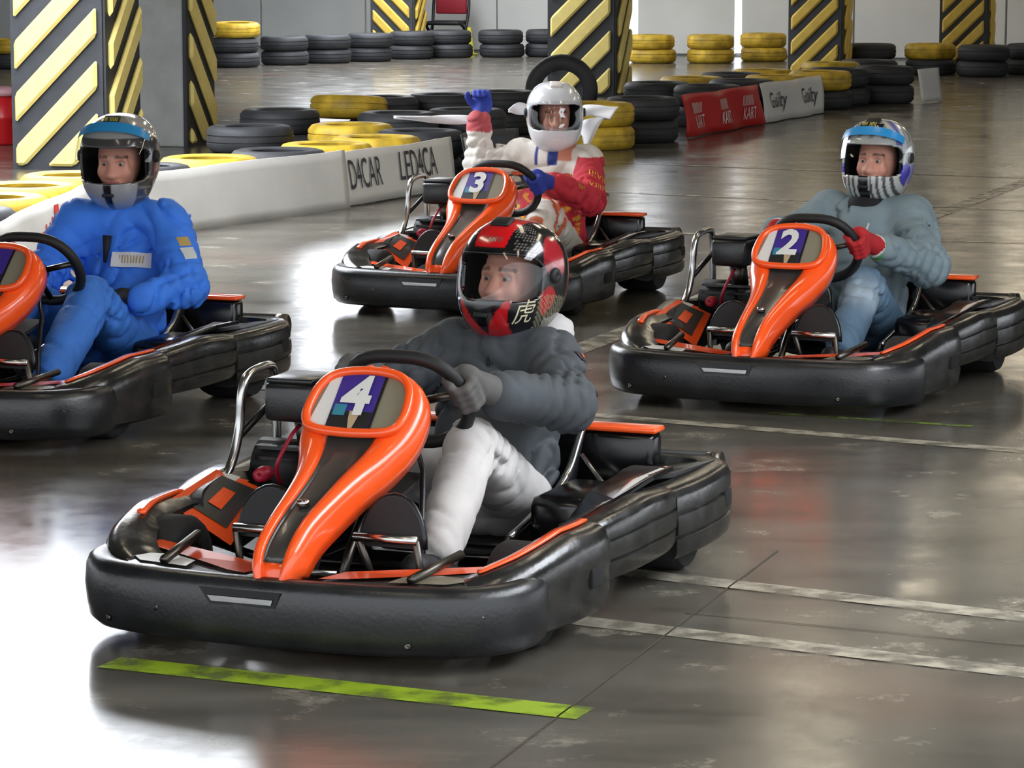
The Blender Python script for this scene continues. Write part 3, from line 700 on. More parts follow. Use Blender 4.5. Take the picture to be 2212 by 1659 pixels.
kp('sticker_rim', quad(.055, .064, -.092, .09, .0035), M_dsteel, smooth=False)
kp('sticker_figure', ([NP(-.008, -.088, .006), NP(.004, -.088, .006), NP(.016, -.03, .006), NP(-.02, -.03, .006), NP(-.018, -.05, .006)], [(0, 1, 2, 3, 4)]), mat('photo_tan', '#b39b7a', .5), smooth=False)
kp('sticker_patch', quad(-.075, -.035, -.045, -.01, .0055), mat('photo_teal', '#2f7f94', .5), smooth=False)
# steering
wc = np.array([.605, 0, .535]); wu = np.array([.58, 0, .815]); wn = np.array([-.815, 0, .58]); WR = .165
def wpt(a, r=WR): return wc + r * (math.cos(a) * np.array([0, 1., 0]) + math.sin(a) * wu)
wh = kp('steering_wheel', tube([wpt(2 * PI * k / 36, WR * (1 - .14 * max(0, math.sin(2 * PI * k / 36)) ** 6)) for k in range(36)], .0185, 10, True), M_black)
sp_ = MB()
for a_ in (.15, PI - .15, -PI / 2): sp_.add(tube([wpt(a_), wc - wn * .03], .011, 8))
sp_.build('spokes', M_dsteel, wh)
mesh_obj('hub', *tube([wc - wn * .05, wc - wn * .015], .05, 14), M_black, wh)
kp('steering_column', tube([wc - wn * .04, (.98, 0, .20), (1.05, 0, .12)], .013, 8), M_dsteel)
cc = MB()
for s in (1, -1): cc.add(tube([(.70, s * .05, .45), (.82, s * .13, .38), (.92, s * .17, .26), (.98, s * .20, .1)], .008, 8))
cc.build('column_bracket', M_frame, K0)
# pedals
for s in (1, -1):
    pd = kp('pedal', tube([(1.135, s * .08, .262), (1.135, s * .25, .262)], .012, 10), M_chrome)
    mesh_obj('pedal_arm', *tube([(1.135, s * .09, .262), (1.08, s * .10, .16), (1.06, s * .12, .06)], .010, 8), M_dsteel, pd)
    mesh_obj('pedal_arm', *tube([(1.135, s * .245, .262), (1.10, s * .25, .15), (1.10, s * .24, .06)], .010, 8), M_dsteel, pd)
    arc = [(1.10 - .02 * math.sin(a), s * (.168 + .085 * math.cos(a)), .235 + .125 * math.sin(a)) for a in [PI * k / 14 for k in range(15)]]
    hp = kp('foot_guard', tube(arc, .010, 8), M_frame)
    mesh_obj('guard_pad', [p for p in arc], [tuple(range(15))], M_black, hp, smooth=False, solid=.012)
# dash tray and tie rods
kp('dash_plate', ([(.80, -.13, .37), (.80, .13, .37), (1.0, .10, .31), (1.0, -.10, .31)], [(0, 1, 2, 3)]), M_black, smooth=False, solid=.012)
for s in (1, -1): kp('tie_rod', tube([(.98, s * .04, .13), (1.06, s * .42, .13)], .008, 6), M_chrome)
# seat
SC = [(-.262, .425), (-.215, .30), (-.15, .17), (-.055, .085), (.10, .06), (.28, .06), (.44, .085)]
SWG = [.035, .11, .15, .165, .14, .11, .06]; secs = []; rim = {1: [], -1: []}
SCc = crom([(a, b, w) for (a, b), w in zip(SC, SWG)], 4)
for i, q in enumerate(SCc):
    d = SCc[min(i + 1, len(SCc) - 1)] - SCc[max(i - 1, 0)]; l = math.hypot(d[0], d[1]); nx, nz = -d[1] / l, d[0] / l
    w = q[2]; row = []
    for y, a in ((-.212, 1), (-.207, .6), (-.19, .22), (-.15, .04), (-.08, 0), (0, 0), (.08, 0), (.15, .04), (.19, .22), (.207, .6), (.212, 1)):
        row.append((q[0] + nx * w * a, y, q[1] + nz * w * a))
    secs.append(row); rim[1].append(row[-1]); rim[-1].append(row[0])
kp('seat', loft(secs, False, False), M_seat, solid=.014)
for s in (1, -1): kp('seat_rail', tube(rim[s], .0105, 8), M_chrome)
kp('seat_top_rail', tube([rim[-1][0], (-.275, -.1, .44), (-.275, .1, .44), rim[1][0]], .0105, 8), M_frame)
for s in (1, -1): kp('seat_stay', tube([(-.12, s * .21, .28), (-.10, s * .36, .11)], .009, 8), M_chrome)
# rear body box with its orange lid, exhaust roll, fuel tank
kp('rear_box', box((-.235, 0, .255), (.09, .80, .17)), M_gloss, bevel=.02)
kp('rear_box_lid', box((-.225, .0, .347), (.085, .82, .016)), M_orange, bevel=.006)
kp('exhaust', tube([(-.30, -.1, .235), (-.30, .53, .235)], .045, 16), M_black)
kp('exhaust_tip', tube([(-.30, .53, .235), (-.30, .565, .235)], .048, 16), M_dsteel)
kp('rear_fender', ([(.16, .40, .26), (.10, .56, .285), (-.2, .58, .275), (-.2, .40, .25)], [(0, 1, 2, 3)]), M_gloss, smooth=False, solid=.012)
kp('fuel_tank', box((.20, .32, .16), (.32, .17, .17)), M_gloss, bevel=.03)
# engine on the driver's right
eng = kp('engine', box((.28, -.38, .24), (.34, .24, .22)), M_black, bevel=.02)
for k in range(6): mesh_obj('cooling_fin', *box((.36, -.38, .20 + k * .03), (.24, .27, .010)), M_gloss, eng, smooth=False)
mesh_obj('engine_cover', *tube([(.40, -.38, .28), (.40, -.53, .28)], .085, 20), M_black, eng)
ab = kp('airbox', box((.455, -.38, .487), (.19, .15, .105)), M_plastic, bevel=.016)
mesh_obj('airbox_lid', *box((.455, -.38, .545), (.175, .14, .014)), M_plastic, ab, bevel=.005)
kp('carburettor', tube([(.44, -.38, .44), (.40, -.38, .33)], .035, 12), M_dsteel)
kp('hoop_bar', tube(crom([(.66, -.565, .235), (.56, -.553, .30), (.515, -.545, .40), (.505, -.54, .50), (.47, -.537, .545), (.36, -.535, .556), (.32, -.533, .53), (.315, -.53, .40), (.31, -.53, .24)], 5), .0135, 10), M_chrome)
kp('hoop_brace', tube([(.52, -.545, .38), (.30, -.50, .50), (.18, -.42, .42)], .010, 8), M_frame)
kp('starter_knob', lathe([(.001, -.03), (.018, -.03), (.022, 0), (.018, .03), (.001, .03)], 14, 'x', (.60, -.43, .30)), M_redp)
kp('spark_cable', tube(crom([(.56, -.40, .27), (.62, -.38, .33), (.58, -.36, .40), (.50, -.37, .42)], 5), .006, 6), M_redp)
for k in range(3): kp('hose', tube(crom([(.50 + .03 * k, -.30, .34), (.62, -.22 + .02 * k, .30), (.72, -.16, .22 + .02 * k), (.86, -.22, .12)], 5), .007, 6), M_black)
# ------------------------------------------------------------------ helmets
def hr(d):                                     # helmet radius along unit directions d (n,3); x forward
    x, y, z = d[:, 0], d[:, 1], d[:, 2]
    ax = np.where(x > 0, .158, .172); az = np.where(z > 0, .156, .200); p = 2.35
    r = ((np.abs(x) / ax) ** p + (np.abs(y) / .139) ** p + (np.abs(z) / az) ** p) ** (-1 / p)
    az_ = np.arctan2(y, x); el = np.arctan2(z, np.hypot(x, y))
    r *= 1 + .17 * np.exp(-(az_ / .75) ** 2 - ((el + .60) / .42) ** 2)       # chin bar
    r *= 1 - .05 * np.exp(-((el + .75) / .3) ** 2) * (np.abs(az_) > 1.4)
    return r
def hgrid(a0, a1, e0, e1, na, ne, off=0.0):
    A, Ev = np.meshgrid(np.radians(np.linspace(a0, a1, na)), np.radians(np.linspace(e0, e1, ne)), indexing='ij')
    d = np.stack([np.cos(Ev) * np.cos(A), np.cos(Ev) * np.sin(A), np.sin(Ev)], -1).reshape(-1, 3)
    return d * (hr(d) + off)[:, None], d
def hpoint(az, el, off=.003):
    d = np.array([[math.cos(el) * math.cos(az), math.cos(el) * math.sin(az), math.sin(el)]]); return (d * (hr(d) + off)[:, None])[0]
NA, NE = 180, 110
HV, HD = hgrid(-180, 180 - 360 / NA, -80, 89.5, NA, NE)
AZ = np.degrees(np.arctan2(HD[:, 1], HD[:, 0])); EL = np.degrees(np.arcsin(HD[:, 2]))
def port(v, az): return (v[0] > 0) and (-.08 < v[2] < .052) and abs(az) < 66 and ((abs(az) / 66) ** 4 + (abs(v[2] + .014) / .064) ** 4 < 1)
HF = []
for i in range(NA):
    for k in range(NE - 1):
        q = (i * NE + k, ((i + 1) % NA) * NE + k, ((i + 1) % NA) * NE + k + 1, i * NE + k + 1)
        c = HV[list(q)].mean(0); a = math.degrees(math.atan2(c[1], c[0]))
        if port(c, a): continue
        if c[2] < -.188 + .045 * max(0, -c[0] / .17): continue
        HF.append(q)
HF.append(tuple(i * NE + NE - 1 for i in range(NA)))
def helmet(parent, M, colfn, visor='closed', smoke=False, strip_col=None, extra=None):
    """M: 4x4 placing the helmet in the wearer's frame"""
    cols = colfn(HV, AZ, EL)
    tr = lambda vs: [tuple(M @ Vector(map(float, p))) for p in vs]
    used = sorted({i for f in HF for i in f}); mp = {u: n for n, u in enumerate(used)}
    h = mesh_obj('helmet', tr(HV[used]), [tuple(mp[i] for i in f) for f in HF], M_shell, parent, cols=cols[used], solid=.0)
    md = h.modifiers.new('shell', 'SOLIDIFY'); md.thickness = .012; md.offset = -1
    # dark liner
    lv, lf = [], []
    d = HD * (hr(HD) * .9)[:, None]
    keep = []
    for i in range(NA):
        for k in range(NE - 1):
            q = (i * NE + k, ((i + 1) % NA) * NE + k, ((i + 1) % NA) * NE + k + 1, i * NE + k + 1); c = d[list(q)].mean(0); a = math.degrees(math.atan2(c[1], c[0]))
            if c[0] > 0 and abs(a) < 58 and -.092 < c[2] < .052: continue
            if c[2] < -.15: continue
            keep.append(q)
    us = sorted({i for f in keep for i in f}); m2 = {u: n for n, u in enumerate(us)}
    mesh_obj('liner', tr(d[us]), [tuple(m2[i] for i in f) for f in keep], M_liner, h)
    # visor
    nv, ne = 48, 20
    P, dd = hgrid(-86, 86, -34, 34, nv, ne, .005)
    P = []
    for i in range(nv):
        az = math.radians(-86 + 172 * i / (nv - 1)); f_ = abs(az) / math.radians(86)
        zt = .066 * (1 - .55 * f_ ** 3); zb = -.084 * (1 - .72 * f_ ** 2.2)
        for k in range(ne):
            z = zb + (zt - zb) * k / (ne - 1)
            el = math.asin(max(-1, min(1, z / .165))); p = hpoint(az, el, .0055)
            for _ in range(4): el += (z - p[2]) / .17; p = hpoint(az, el, .0055)
            P.append(p)
    P = np.array(P); R = Matrix.Identity(4)
    if visor == 'raised':
        piv = Vector((0.0, 0, .02)); R = Matrix.Translation(piv) @ Matrix.Rotation(-math.radians(32), 4, 'Y') @ Matrix.Scale(1.035, 4) @ Matrix.Translation(-piv)
    elif visor == 'half':
        piv = Vector((0.0, 0, .02)); R = Matrix.Translation(piv) @ Matrix.Rotation(-math.radians(24), 4, 'Y') @ Matrix.Scale(1.03, 4) @ Matrix.Translation(-piv)
    M2 = M @ R
    tv_ = [tuple(M2 @ Vector(map(float, p))) for p in P]
    vf = [(i * ne + k, (i + 1) * ne + k, (i + 1) * ne + k + 1, i * ne + k + 1) for i in range(nv - 1) for k in range(ne - 1)]
    vz = mesh_obj('visor', tv_, vf, M_visord if smoke else M_visor, h)
    if strip_col:
        sv, sf = [], []; sel = [i for i in range(nv) if abs(-86 + 172 * i / (nv - 1)) < 58]
        for i in sel:
            for k in range(ne - 7, ne - 1):
                p = P[i * ne + k] * 1.008; sv.append(tuple(M2 @ Vector(map(float, p))))
        n6 = 6; sf = [(a * n6 + b, (a + 1) * n6 + b, (a + 1) * n6 + b + 1, a * n6 + b + 1) for a in range(len(sel) - 1) for b in range(n6 - 1)]
        mesh_obj('visor_strip', sv, sf, mat('strip_' + strip_col, '#' + strip_col, .3), vz)
        tvv, tff = text_geo('AREAL KART' if False else 'IIII IIIII', .024); out = []
        for a, b, _ in tvv:
            az = a / .16; q = hpoint(az, math.radians(24) + b / .16, .0085) ; out.append(tuple(M2 @ Vector(map(float, q))))
        mesh_obj('visor_print', out, tff, mat('strip_print', '#c8c04a', .4), vz, smooth=False)
    for s in (1, -1):
        c = hpoint(s * math.radians(84), .02, .004); vv, ff = lathe([(.001, -.006), (.022, -.006), (.024, 0), (.02, .008), (.001, .009)], 16, 'y', (0, 0, 0))
        mesh_obj('pivot', [tuple(M @ Vector((p[0] + c[0], s * p[1] + c[1], p[2] + c[2]))) for p in vv], ff, M_black, h)
    vm = M_wink if extra == 'white' else M_black
    v_, f_ = box(tuple(hpoint(0, math.radians(-36), -.001)), (.008, .045, .014)); mesh_obj('chin_vent', tr(v_), f_, vm, h, bevel=.003)
    c = hpoint(0, math.radians(60), .002); Rr = Matrix.Rotation(math.radians(30), 3, 'Y'); v_, f_ = box((0, 0, 0), (.045, .06, .014), Rr)
    mesh_obj('top_vent', tr([(p[0] + c[0], p[1] + c[1], p[2] + c[2]) for p in v_]), f_, vm, h, bevel=.006)
    return h
def hletter(parent, M, txt, az, el, size, m, shear=0.0):
    v, f = text_geo(txt, size); out = []
    for a, b, _ in v:
        q = hpoint(az + (a + shear * b) / .15, el + b / .16, .0015); out.append(tuple(M @ Vector(map(float, q))))
    return mesh_obj('helmet_print', out, f, m, parent, smooth=False)

# ------------------------------------------------------------------ drivers
U = lambda v: np.array(v, float) / (np.linalg.norm(v) + 1e-9)
def grip_hand(c, t, p, side, wrist, fat=1.0):
    """closed hand round a bar at c; t along the bar (thumb side), p from the bar to the palm"""
    c, t, p = np.array(c, float), U(t), np.array(p, float); p = U(p - t * (p @ t)); q = np.cross(t, p) * side
    pr = []; R = .030
    for k in range(4):
        o = c + t * (.030 - .0205 * k); L = (1, 1.06, 1.0, .85)[k]; pts = []
        for a in (25, 75, 125, 175, 215 * L):
            a = math.radians(a); pts.append(o + R * (math.cos(a) * p + math.sin(a) * q))
        for i in range(4): pr.append(seg(pts[i], pts[i + 1], (.0112 - .0008 * i) * fat, (.0108 - .0008 * i) * fat))
    th = [c + p * .036 - q * .012 + t * .02, c + p * .022 - q * .030 + t * .044, c - p * .006 - q * .030 + t * .050, c - p * .028 - q * .012 + t * .046]
    for i in range(3): pr.append(seg(th[i], th[i + 1], (.0135 - .001 * i) * fat, (.012 - .001 * i) * fat))
    pc = c + p * .040; B = np.stack([t, p, q], 1)
    pr.append(ell(pc, (.047 * fat, .024 * fat, .036 * fat), B)); pr.append(seg(pc, wrist, .030 * fat, .032 * fat))
    return pr
def open_hand(c, d, n, side, wrist, curl=.5, fat=1.0):
    """relaxed hand: palm centre c, fingers along d, palm normal n"""
    c, d = np.array(c, float), U(d); n = np.array(n, float); n = U(n - d * (n @ d)); w = np.cross(d, n) * side; pr = []
    for k in range(4):
        o = c + d * .042 + w * (.033 - .022 * k); L = (.9, 1, .95, .75)[k]; p0 = o; a = curl * .5
        for j, l in enumerate((.036, .027, .021)):
            a += curl * .8; dd = d * math.cos(a) + n * math.sin(a); p1 = p0 + dd * l * L; pr.append(seg(p0, p1, (.0112 - .001 * j) * fat, (.0105 - .001 * j) * fat)); p0 = p1
    p0 = c - d * .012 + w * .034
    for j, l in enumerate((.034, .028, .022)):
        p1 = p0 + U(d * .75 + w * (.8 - .4 * j) + n * (.25 + .3 * j)) * l; pr.append(seg(p0, p1, (.0135 - .001 * j) * fat, (.0125 - .001 * j) * fat)); p0 = p1
    pr.append(ell(c, (.046 * fat, .022 * fat, .044 * fat), np.stack([d, n, w], 1))); pr.append(seg(c - d * .02, wrist, .030 * fat, .032 * fat))
    return pr
def hex3(h): return np.array(rgb(h))
def paint(n, base): return np.tile(hex3(base), (n, 1))
def face_prims():
    pr = [ell((-.012, 0, .02), (.098, .076, .118)), ell((.030, 0, -.045), (.062, .056, .062)), ell((.045, 0, -.088), (.036, .034, .026)), seg((-.02, 0, -.09), (-.04, 0, -.20), .054, .058),
          seg((.082, 0, .018), (.104, 0, -.028), .0085, .0145), seg((.094, -.014, -.031), (.094, .014, -.031), .0095, .0095), seg((.076, -.034, .032), (.076, .034, .032), .013, .013),
          seg((.086, -.018, -.060), (.086, .018, -.060), .0085, .0085), seg((.085, -.014, -.071), (.085, .014, -.071), .0085, .0085), ell((.062, .038, -.022), (.024, .024, .024)), ell((.062, -.038, -.022), (.024, .024, .024)), seg((.0755, .020, .0185), (.0715, .044, .0165), .0085, .0075), seg((.0755, -.020, .0185), (.0715, -.044, .0165), .0085, .0075), seg((.0745, .021, -.001), (.0705, .043, -.001), .0070, .0065), seg((.0745, -.021, -.001), (.0705, -.043, -.001), .0070, .0065)]
    return pr
def face_disp(P):
    d = np.zeros(len(P))
    for s in (1, -1): d += .010 * np.exp(-(((P[:, 0] - .082) / .02) ** 2 + ((P[:, 1] - s * .031) / .017) ** 2 + ((P[:, 2] - .012) / .011) ** 2))
    d += .003 * np.exp(-((P[:, 2] + .0655) / .003) ** 2 - (P[:, 1] / .024) ** 2) * (P[:, 0] > .06)
    return d
HEADV, HEADF = surf(face_prims(), .018, .0045, face_disp)
hc = np.tile(hex3('#cf9480'), (len(HEADV), 1))
lip = (np.abs(HEADV[:, 2] + .0655) < .013) & (np.abs(HEADV[:, 1]) < .027) & (HEADV[:, 0] > .07); hc[lip] = hex3('#a8625c')
chk = np.exp(-((np.abs(HEADV[:, 1]) - .04) / .02) ** 2 - ((HEADV[:, 2] + .025) / .02) ** 2)[:, None]; hc = hc * (1 - .25 * chk) + hex3('#c9705f') * .25 * chk
brow = (np.abs(HEADV[:, 2] - .036 + .1 * np.maximum(0, np.abs(HEADV[:, 1]) - .03)) < .0055) & (np.abs(np.abs(HEADV[:, 1]) - .033) < .02) & (HEADV[:, 0] > .05); hc[brow] = hex3('#7a5546')
hair = HEADV[:, 2] > .075; hc[hair] = hex3('#3a2a20')
M_face = mat('face_skin', '#ffffff', .5, attr=True)
M_eye = mat('eye_white', '#9d8f88', .35); M_iris = mat('iris', '#3a2c22', .2)

def driver(pose, D, label):
    r = empty('person', (pose[0], pose[1], 0), math.radians(pose[2])); tag(r, label, 'person')
    J = D['J']; jl = lambda k: np.array(J[k], float)
    fat = D.get('fat', 1.0)
    # placement of the head
    hx = jl('helm'); M = Matrix.Translation(Vector(hx)) @ Matrix.Rotation(math.radians(D.get('hyaw', 0)), 4, 'Z') @ Matrix.Rotation(math.radians(D.get('hpitch', 6)), 4, 'Y') @ Matrix.Rotation(math.radians(D.get('hroll', 0)), 4, 'X') @ Matrix.Scale(D.get('hs', 1.0), 4)
    # body: head, neck, trunk and limbs under the clothes
    core = [ell((.02, 0, .18), (.08, .11, .08)), seg((.0, 0, .2), (-.05, 0, .46), .075, .08), seg((-.05, 0, .5), jl('helm') + np.array([-.03, 0, -.16]), .08, .055)]
    for s in 'LR':
        core += [seg(jl('sh' + s), jl('el' + s), .042, .036), seg(jl('el' + s), jl('el' + s) * .45 + jl('wr' + s) * .55, .036, .028), seg(jl('hip' + s), jl('kn' + s), .07, .05), seg(jl('kn' + s), jl('an' + s), .046, .034)]
        core += [seg((-.05, 0, .5), jl('sh' + s), .05, .035)]
    bv, bf = surf(core, .04, .016)
    Hm = M @ Matrix.Translation(Vector((.014, 0, -.026))); hv = [tuple(Hm @ Vector(map(float, p))) for p in HEADV]
    vv = [tuple(p) for p in bv] + hv; ff = [tuple(f) for f in bf] + [tuple(int(i) + len(bv) for i in f) for f in HEADF]
    body = mesh_obj('body', vv, ff, M_face, r, cols=np.concatenate([np.tile(hex3('#cf9480'), (len(bv), 1)), hc]))
    for s in (1, -1):
        c = Vector((.0705, s * .031, .009)); ev, ef = lathe([(.0005 + .0125 * math.sin(a), .0125 * math.cos(a)) for a in [PI * k / 8 for k in range(9)]], 14, 'x', tuple(c), False)
        e_ = mesh_obj('eye', [tuple(Hm @ Vector(p)) for p in ev], ef, M_eye, body)
        iv, if_ = disc((c.x + .0119, c.y, c.z - .001), .0052, 'x', 12, .0012); mesh_obj('iris', [tuple(Hm @ Vector(p)) for p in iv], if_, M_iris, body)
    # jacket
    t = [ell((.0, 0, .21), (.125 * fat, .165 * fat, .11)), ell((-.01, 0, .34), (.12 * fat, .165 * fat, .16)), ell((-.05, 0, .47), (.115 * fat, .175 * fat, .13)),
         seg(jl('shL') + np.array([0, -.03, 0]), jl('shR') + np.array([0, .03, 0]), .07 * fat, .07 * fat), seg(np.array([-.05, 0, .56]), hx + np.array([-.045, 0, -.185]), .085, .078)]
    ar = D.get('arm', .062)
    for s in 'LR': t += [seg(jl('sh' + s), jl('el' + s), ar * 1.08, ar), seg(jl('el' + s), jl('wr' + s) , ar * .95, ar * D.get('cuff', .78))]
    bn = []
    for s in 'LR': bn += [(jl('sh' + s), jl('el' + s), D.get('qf', 55), D.get('qa', .015), .75, .5), (jl('el' + s), jl('wr' + s), D.get('qf', 55) * 1.1, D.get('qa', .015), .25, .5)]
    jv, jf = surf(t, .045, .0085, wrinkle(D.get('wr', .006), D.get('wsc', 1), D.get('ph', 0), bn))
    jk = mesh_obj(D.get('topname', 'jacket'), jv, jf, M_attr, r, cols=D['topcol'](jv, J))
    # trousers
    t = [ell((.03, 0, .16), (.13, .165, .095))]
    lg = D.get('leg', .078)
    for s in 'LR': t += [seg(jl('hip' + s), jl('kn' + s), lg * 1.12, lg * .93), seg(jl('kn' + s), jl('an' + s), lg * .90, lg * D.get('hem', .74))]
    bn = []
    for s in 'LR': bn += [(jl('hip' + s), jl('kn' + s), 48, .014, .95, .3), (jl('kn' + s), jl('an' + s), 45, .009, .02, .16), (jl('kn' + s), jl('an' + s), 60, .006, 1.0, .12)]
    pv, pf = surf(t, .03, .0085, wrinkle(D.get('pwr', .009), 1.0, 2.1, bn))
    mesh_obj('trousers', pv, pf, M_attr, r, cols=D['legcol'](pv, J))
    # shoes
    for s in 'LR':
        a = jl('an' + s); to = a + np.array([.15, 0, .015]); t = [seg(a + np.array([-.02, 0, -.02]), a + np.array([.02, 0, -.055]), .046, .043), seg(a + np.array([.0, 0, -.06]), to + np.array([0, 0, -.035]), .042, .036)]
        sv, sf = surf(t, .02, .010); mesh_obj('shoe', sv, sf, mat('shoe_black', '#1d1d20', .6), r)
    # gloves
    for s in 'LR':
        h = D['hand' + s]; side = 1 if s == 'L' else -1
        if h[0] == 'grip':
            a = math.radians(h[1]); c = wpt(a); tn = (-math.sin(a) * np.array([0, 1., 0]) + math.cos(a) * wu) * (1 if s == 'L' else -1)
            pr = grip_hand(c, tn, wn * .75 + U(jl('wr' + s) - c) * .8, -side, jl('wr' + s), D.get('hfat', 1.08))
        else: pr = open_hand(h[1], h[2], h[3], side, jl('wr' + s), h[4], D.get('hfat', 1.08))
        gv, gf = surf(pr, .007, .0048); mesh_obj('glove', gv, gf, M_attr, r, cols=D['glovecol'](gv, jl('wr' + s)))
        if D.get('cuffcol'):
            w = jl('wr' + s); d = U(jl('el' + s) - w); 
            for k, cc_ in enumerate(D['cuffcol']):
                mesh_obj('glove_cuff', *tube([w + d * (-.062 + .020 * k), w + d * (-.043 + .020 * k)], .046 + .003 * k, 18), mat('cuff_' + cc_, '#' + cc_, .8, bump=.3), r)
    # helmet
    hl = helmet(r, M, D['helmcol'], D.get('visor', 'closed'), D.get('smoke', False), D.get('strip'), D.get('hextra'))
    return r, M, hl, (jv, jf)
def decal(parent, name, c, nrm, up, w, h, m, src=None, txt=None, tm=None, ts=.02, off=.004, nx=8, ny=5):
    """small cloth patch laid onto a garment: each point is dropped on the nearest garment vertex height along nrm"""
    c, nrm = np.array(c, float), U(nrm); up = np.array(up, float); up = U(up - nrm * (up @ nrm)); rt = np.cross(up, nrm)
    SV = src[0]
    def drop(a, b):
        p = c + rt * a + up * b; q = SV - p; l = q - np.outer(q @ nrm, nrm); d2 = (l ** 2).sum(1); k = np.where(d2 < .02 ** 2)[0]
        if len(k) == 0: k = np.array([d2.argmin()])
        h_ = (q[k] @ nrm); k2 = k[h_ > h_.max() - .05]; w_ = 1 / (d2[k2] + 1e-5)
        return p + nrm * (((q[k2] @ nrm) * w_).sum() / w_.sum() + off)
    V = [drop(-w / 2 + w * i / nx, -h / 2 + h * j / ny) for i in range(nx + 1) for j in range(ny + 1)]
    F = [(i * (ny + 1) + j, (i + 1) * (ny + 1) + j, (i + 1) * (ny + 1) + j + 1, i * (ny + 1) + j + 1) for i in range(nx) for j in range(ny)]
    o = mesh_obj(name, V, F, m, parent) if m else None
    if txt:
        tv_, tf_ = text_geo(txt, ts)
        off += .002; mesh_obj(name + '_print', [drop(a, b) for a, b, _ in tv_], tf_, tm, o or parent, smooth=False)
    return o
POSE = {'4': (-0.045, 8.726, 248.3), '2': (1.417, 12.647, 246.5), '3': (.192, 15.471, 248.1), 'B': (-1.502, 11.926, 249.1)}
KLAB = {'4': 'orange and black rental kart with number 4, under the driver in dark jacket', '2': 'orange and black rental kart with number 2, under the driver in jeans',
        '3': 'orange and black rental kart under the waving driver in white helmet', 'B': 'orange and black rental kart under the driver in blue overalls'}
karts = {}
for i, k in enumerate('423B'):
    kr = K0 if i == 0 else copy_tree(K0)
    kr.location = (POSE[k][0], POSE[k][1], 0); kr.rotation_euler = (0, 0, math.radians(POSE[k][2])); tag(kr, KLAB[k], 'kart', 'rental karts on the track'); karts[k] = kr
for k, kr in karts.items():
    if k == 'B': continue
    tv_, tf_ = text_geo(k, .165, bold=.006)
    mesh_obj('number', [NP(a * 1.1 - .012, b + .012, .0075) for a, b, _ in tv_], tf_, M_white, kr, smooth=False)

def col_k4(V, J):
    c = paint(len(V), '#43484d'); n = .5 + .5 * np.sin(V[:, 2] * 60); c *= (1 + .06 * n)[:, None]
    c[(V[:, 2] > .615) & (np.abs(V[:, 1]) < .12)] = hex3('#3a3f45'); return c
def plain(h):
    return lambda V, *a: paint(len(V), h)
def helm4(V, A, E):
    c = paint(len(V), '#101013'); x, y, z = V.T; aa = np.abs(A)
    c[(np.abs(y) < .048 + .10 * (z - .06)) & (z > .068) & (x > -.02)] = hex3('#d2141a')
    c[(np.abs(y) < .035) & (z > .085) & (z < .10) & (x > .08)] = hex3('#a83a3a')
    vt = (z < -.07) & (x > .04); t = np.clip((-z - .07) / .11, 0, 1); lo = .080 * (1 - t) - .004; hi = .084 - .024 * t
    c[vt & (np.abs(y) > lo) & (np.abs(y) < hi)] = hex3('#b3151c')
    d = np.hypot(aa - 88, (E - 22)); c[d < 24] = hex3('#9c2229')
    c[(np.hypot(aa - 78, (E + 26)) < 15)] = hex3('#a11b22')
    gr = (aa > 60) & (aa < 125) & (E < -20) & (np.sin(A * .9 + E * 1.3) > .55); c[gr] = hex3('#8d8a72')
    gr = (aa > 28) & (aa < 62) & (E > 22) & (np.sin(A * 1.6 - E * .9) > .8); c[gr] = hex3('#77736a')
    return c
def helm2(V, A, E):
    c = paint(len(V), '#b9bab6'); x, y, z = V.T; aa = np.abs(A)
    c[(np.sin(A * .30 + 1.3 * np.sin(E * .12)) > .35) & (E > 26)] = hex3('#8a8a84')
    c[(aa > 46) & (aa < 60) & (E > 18)] = hex3('#6d70b0'); c[(aa > 60) & (aa < 74) & (E > 8)] = hex3('#d4d4da')
    c[(np.abs(y) < .05) & (z > .11) & (z < .135) & (x > 0)] = hex3('#17171a')
    ch = (z < -.074) & (x > .02); c[ch & (np.sin(y * 260) > .2)] = hex3('#46474a'); c[ch & (np.abs(y) < .022)] = hex3('#151517')
    c[(np.hypot(aa - 76, (E + 24)) < 17)] = hex3('#4540b4'); c[(aa > 92) & (E < -10) & (E > -40)] = hex3('#8f93c8')
    c[z < -.172] = hex3('#1a1a1e'); return c
def helmB(V, A, E):
    c = paint(len(V), '#4c4a48'); x, y, z = V.T; aa = np.abs(A)
    c[E > 30] = hex3('#a5a39f'); c[(E > 48) & (aa < 40)] = hex3('#8d8b86')
    c[(z < -.08) & (aa < 40)] = hex3('#9b9b9c'); c[(z < -.08) & (aa < 5)] = hex3('#1b1b20'); c[(aa > 40) & (aa < 75) & (z < -.06) & (np.sin(E * .5 + A * .12) > .75)] = hex3('#7d7468')
    return c
def glove4(V, w): c = paint(len(V), '#5c5b59'); d = np.linalg.norm(V - w, axis=1); c[(d < .058) & (d > .046)] = hex3('#8f8d8a'); return c
def glove3(V, w): c = paint(len(V), '#2b3f9e'); d = np.linalg.norm(V - w, axis=1); c[d < .045] = hex3('#2f63d8'); return c
JL = lambda **k: k
def legs(kx, kz, axx=.86, az_=.19): return dict(hipL=(.06, .095, .175), hipR=(.06, -.095, .175), knL=(kx, .135, kz), knR=(kx, -.135, kz), anL=(axx, .19, az_), anR=(axx, -.19, az_))
J4 = dict(helm=(-.105, .012, .785), shL=(-.02, .165, .56), shR=(-.09, -.165, .565), elL=(.20, .285, .475), wrL=(.46, .205, .53), elR=(.14, -.32, .47), wrR=(.46, -.21, .555), **legs(.50, .395))
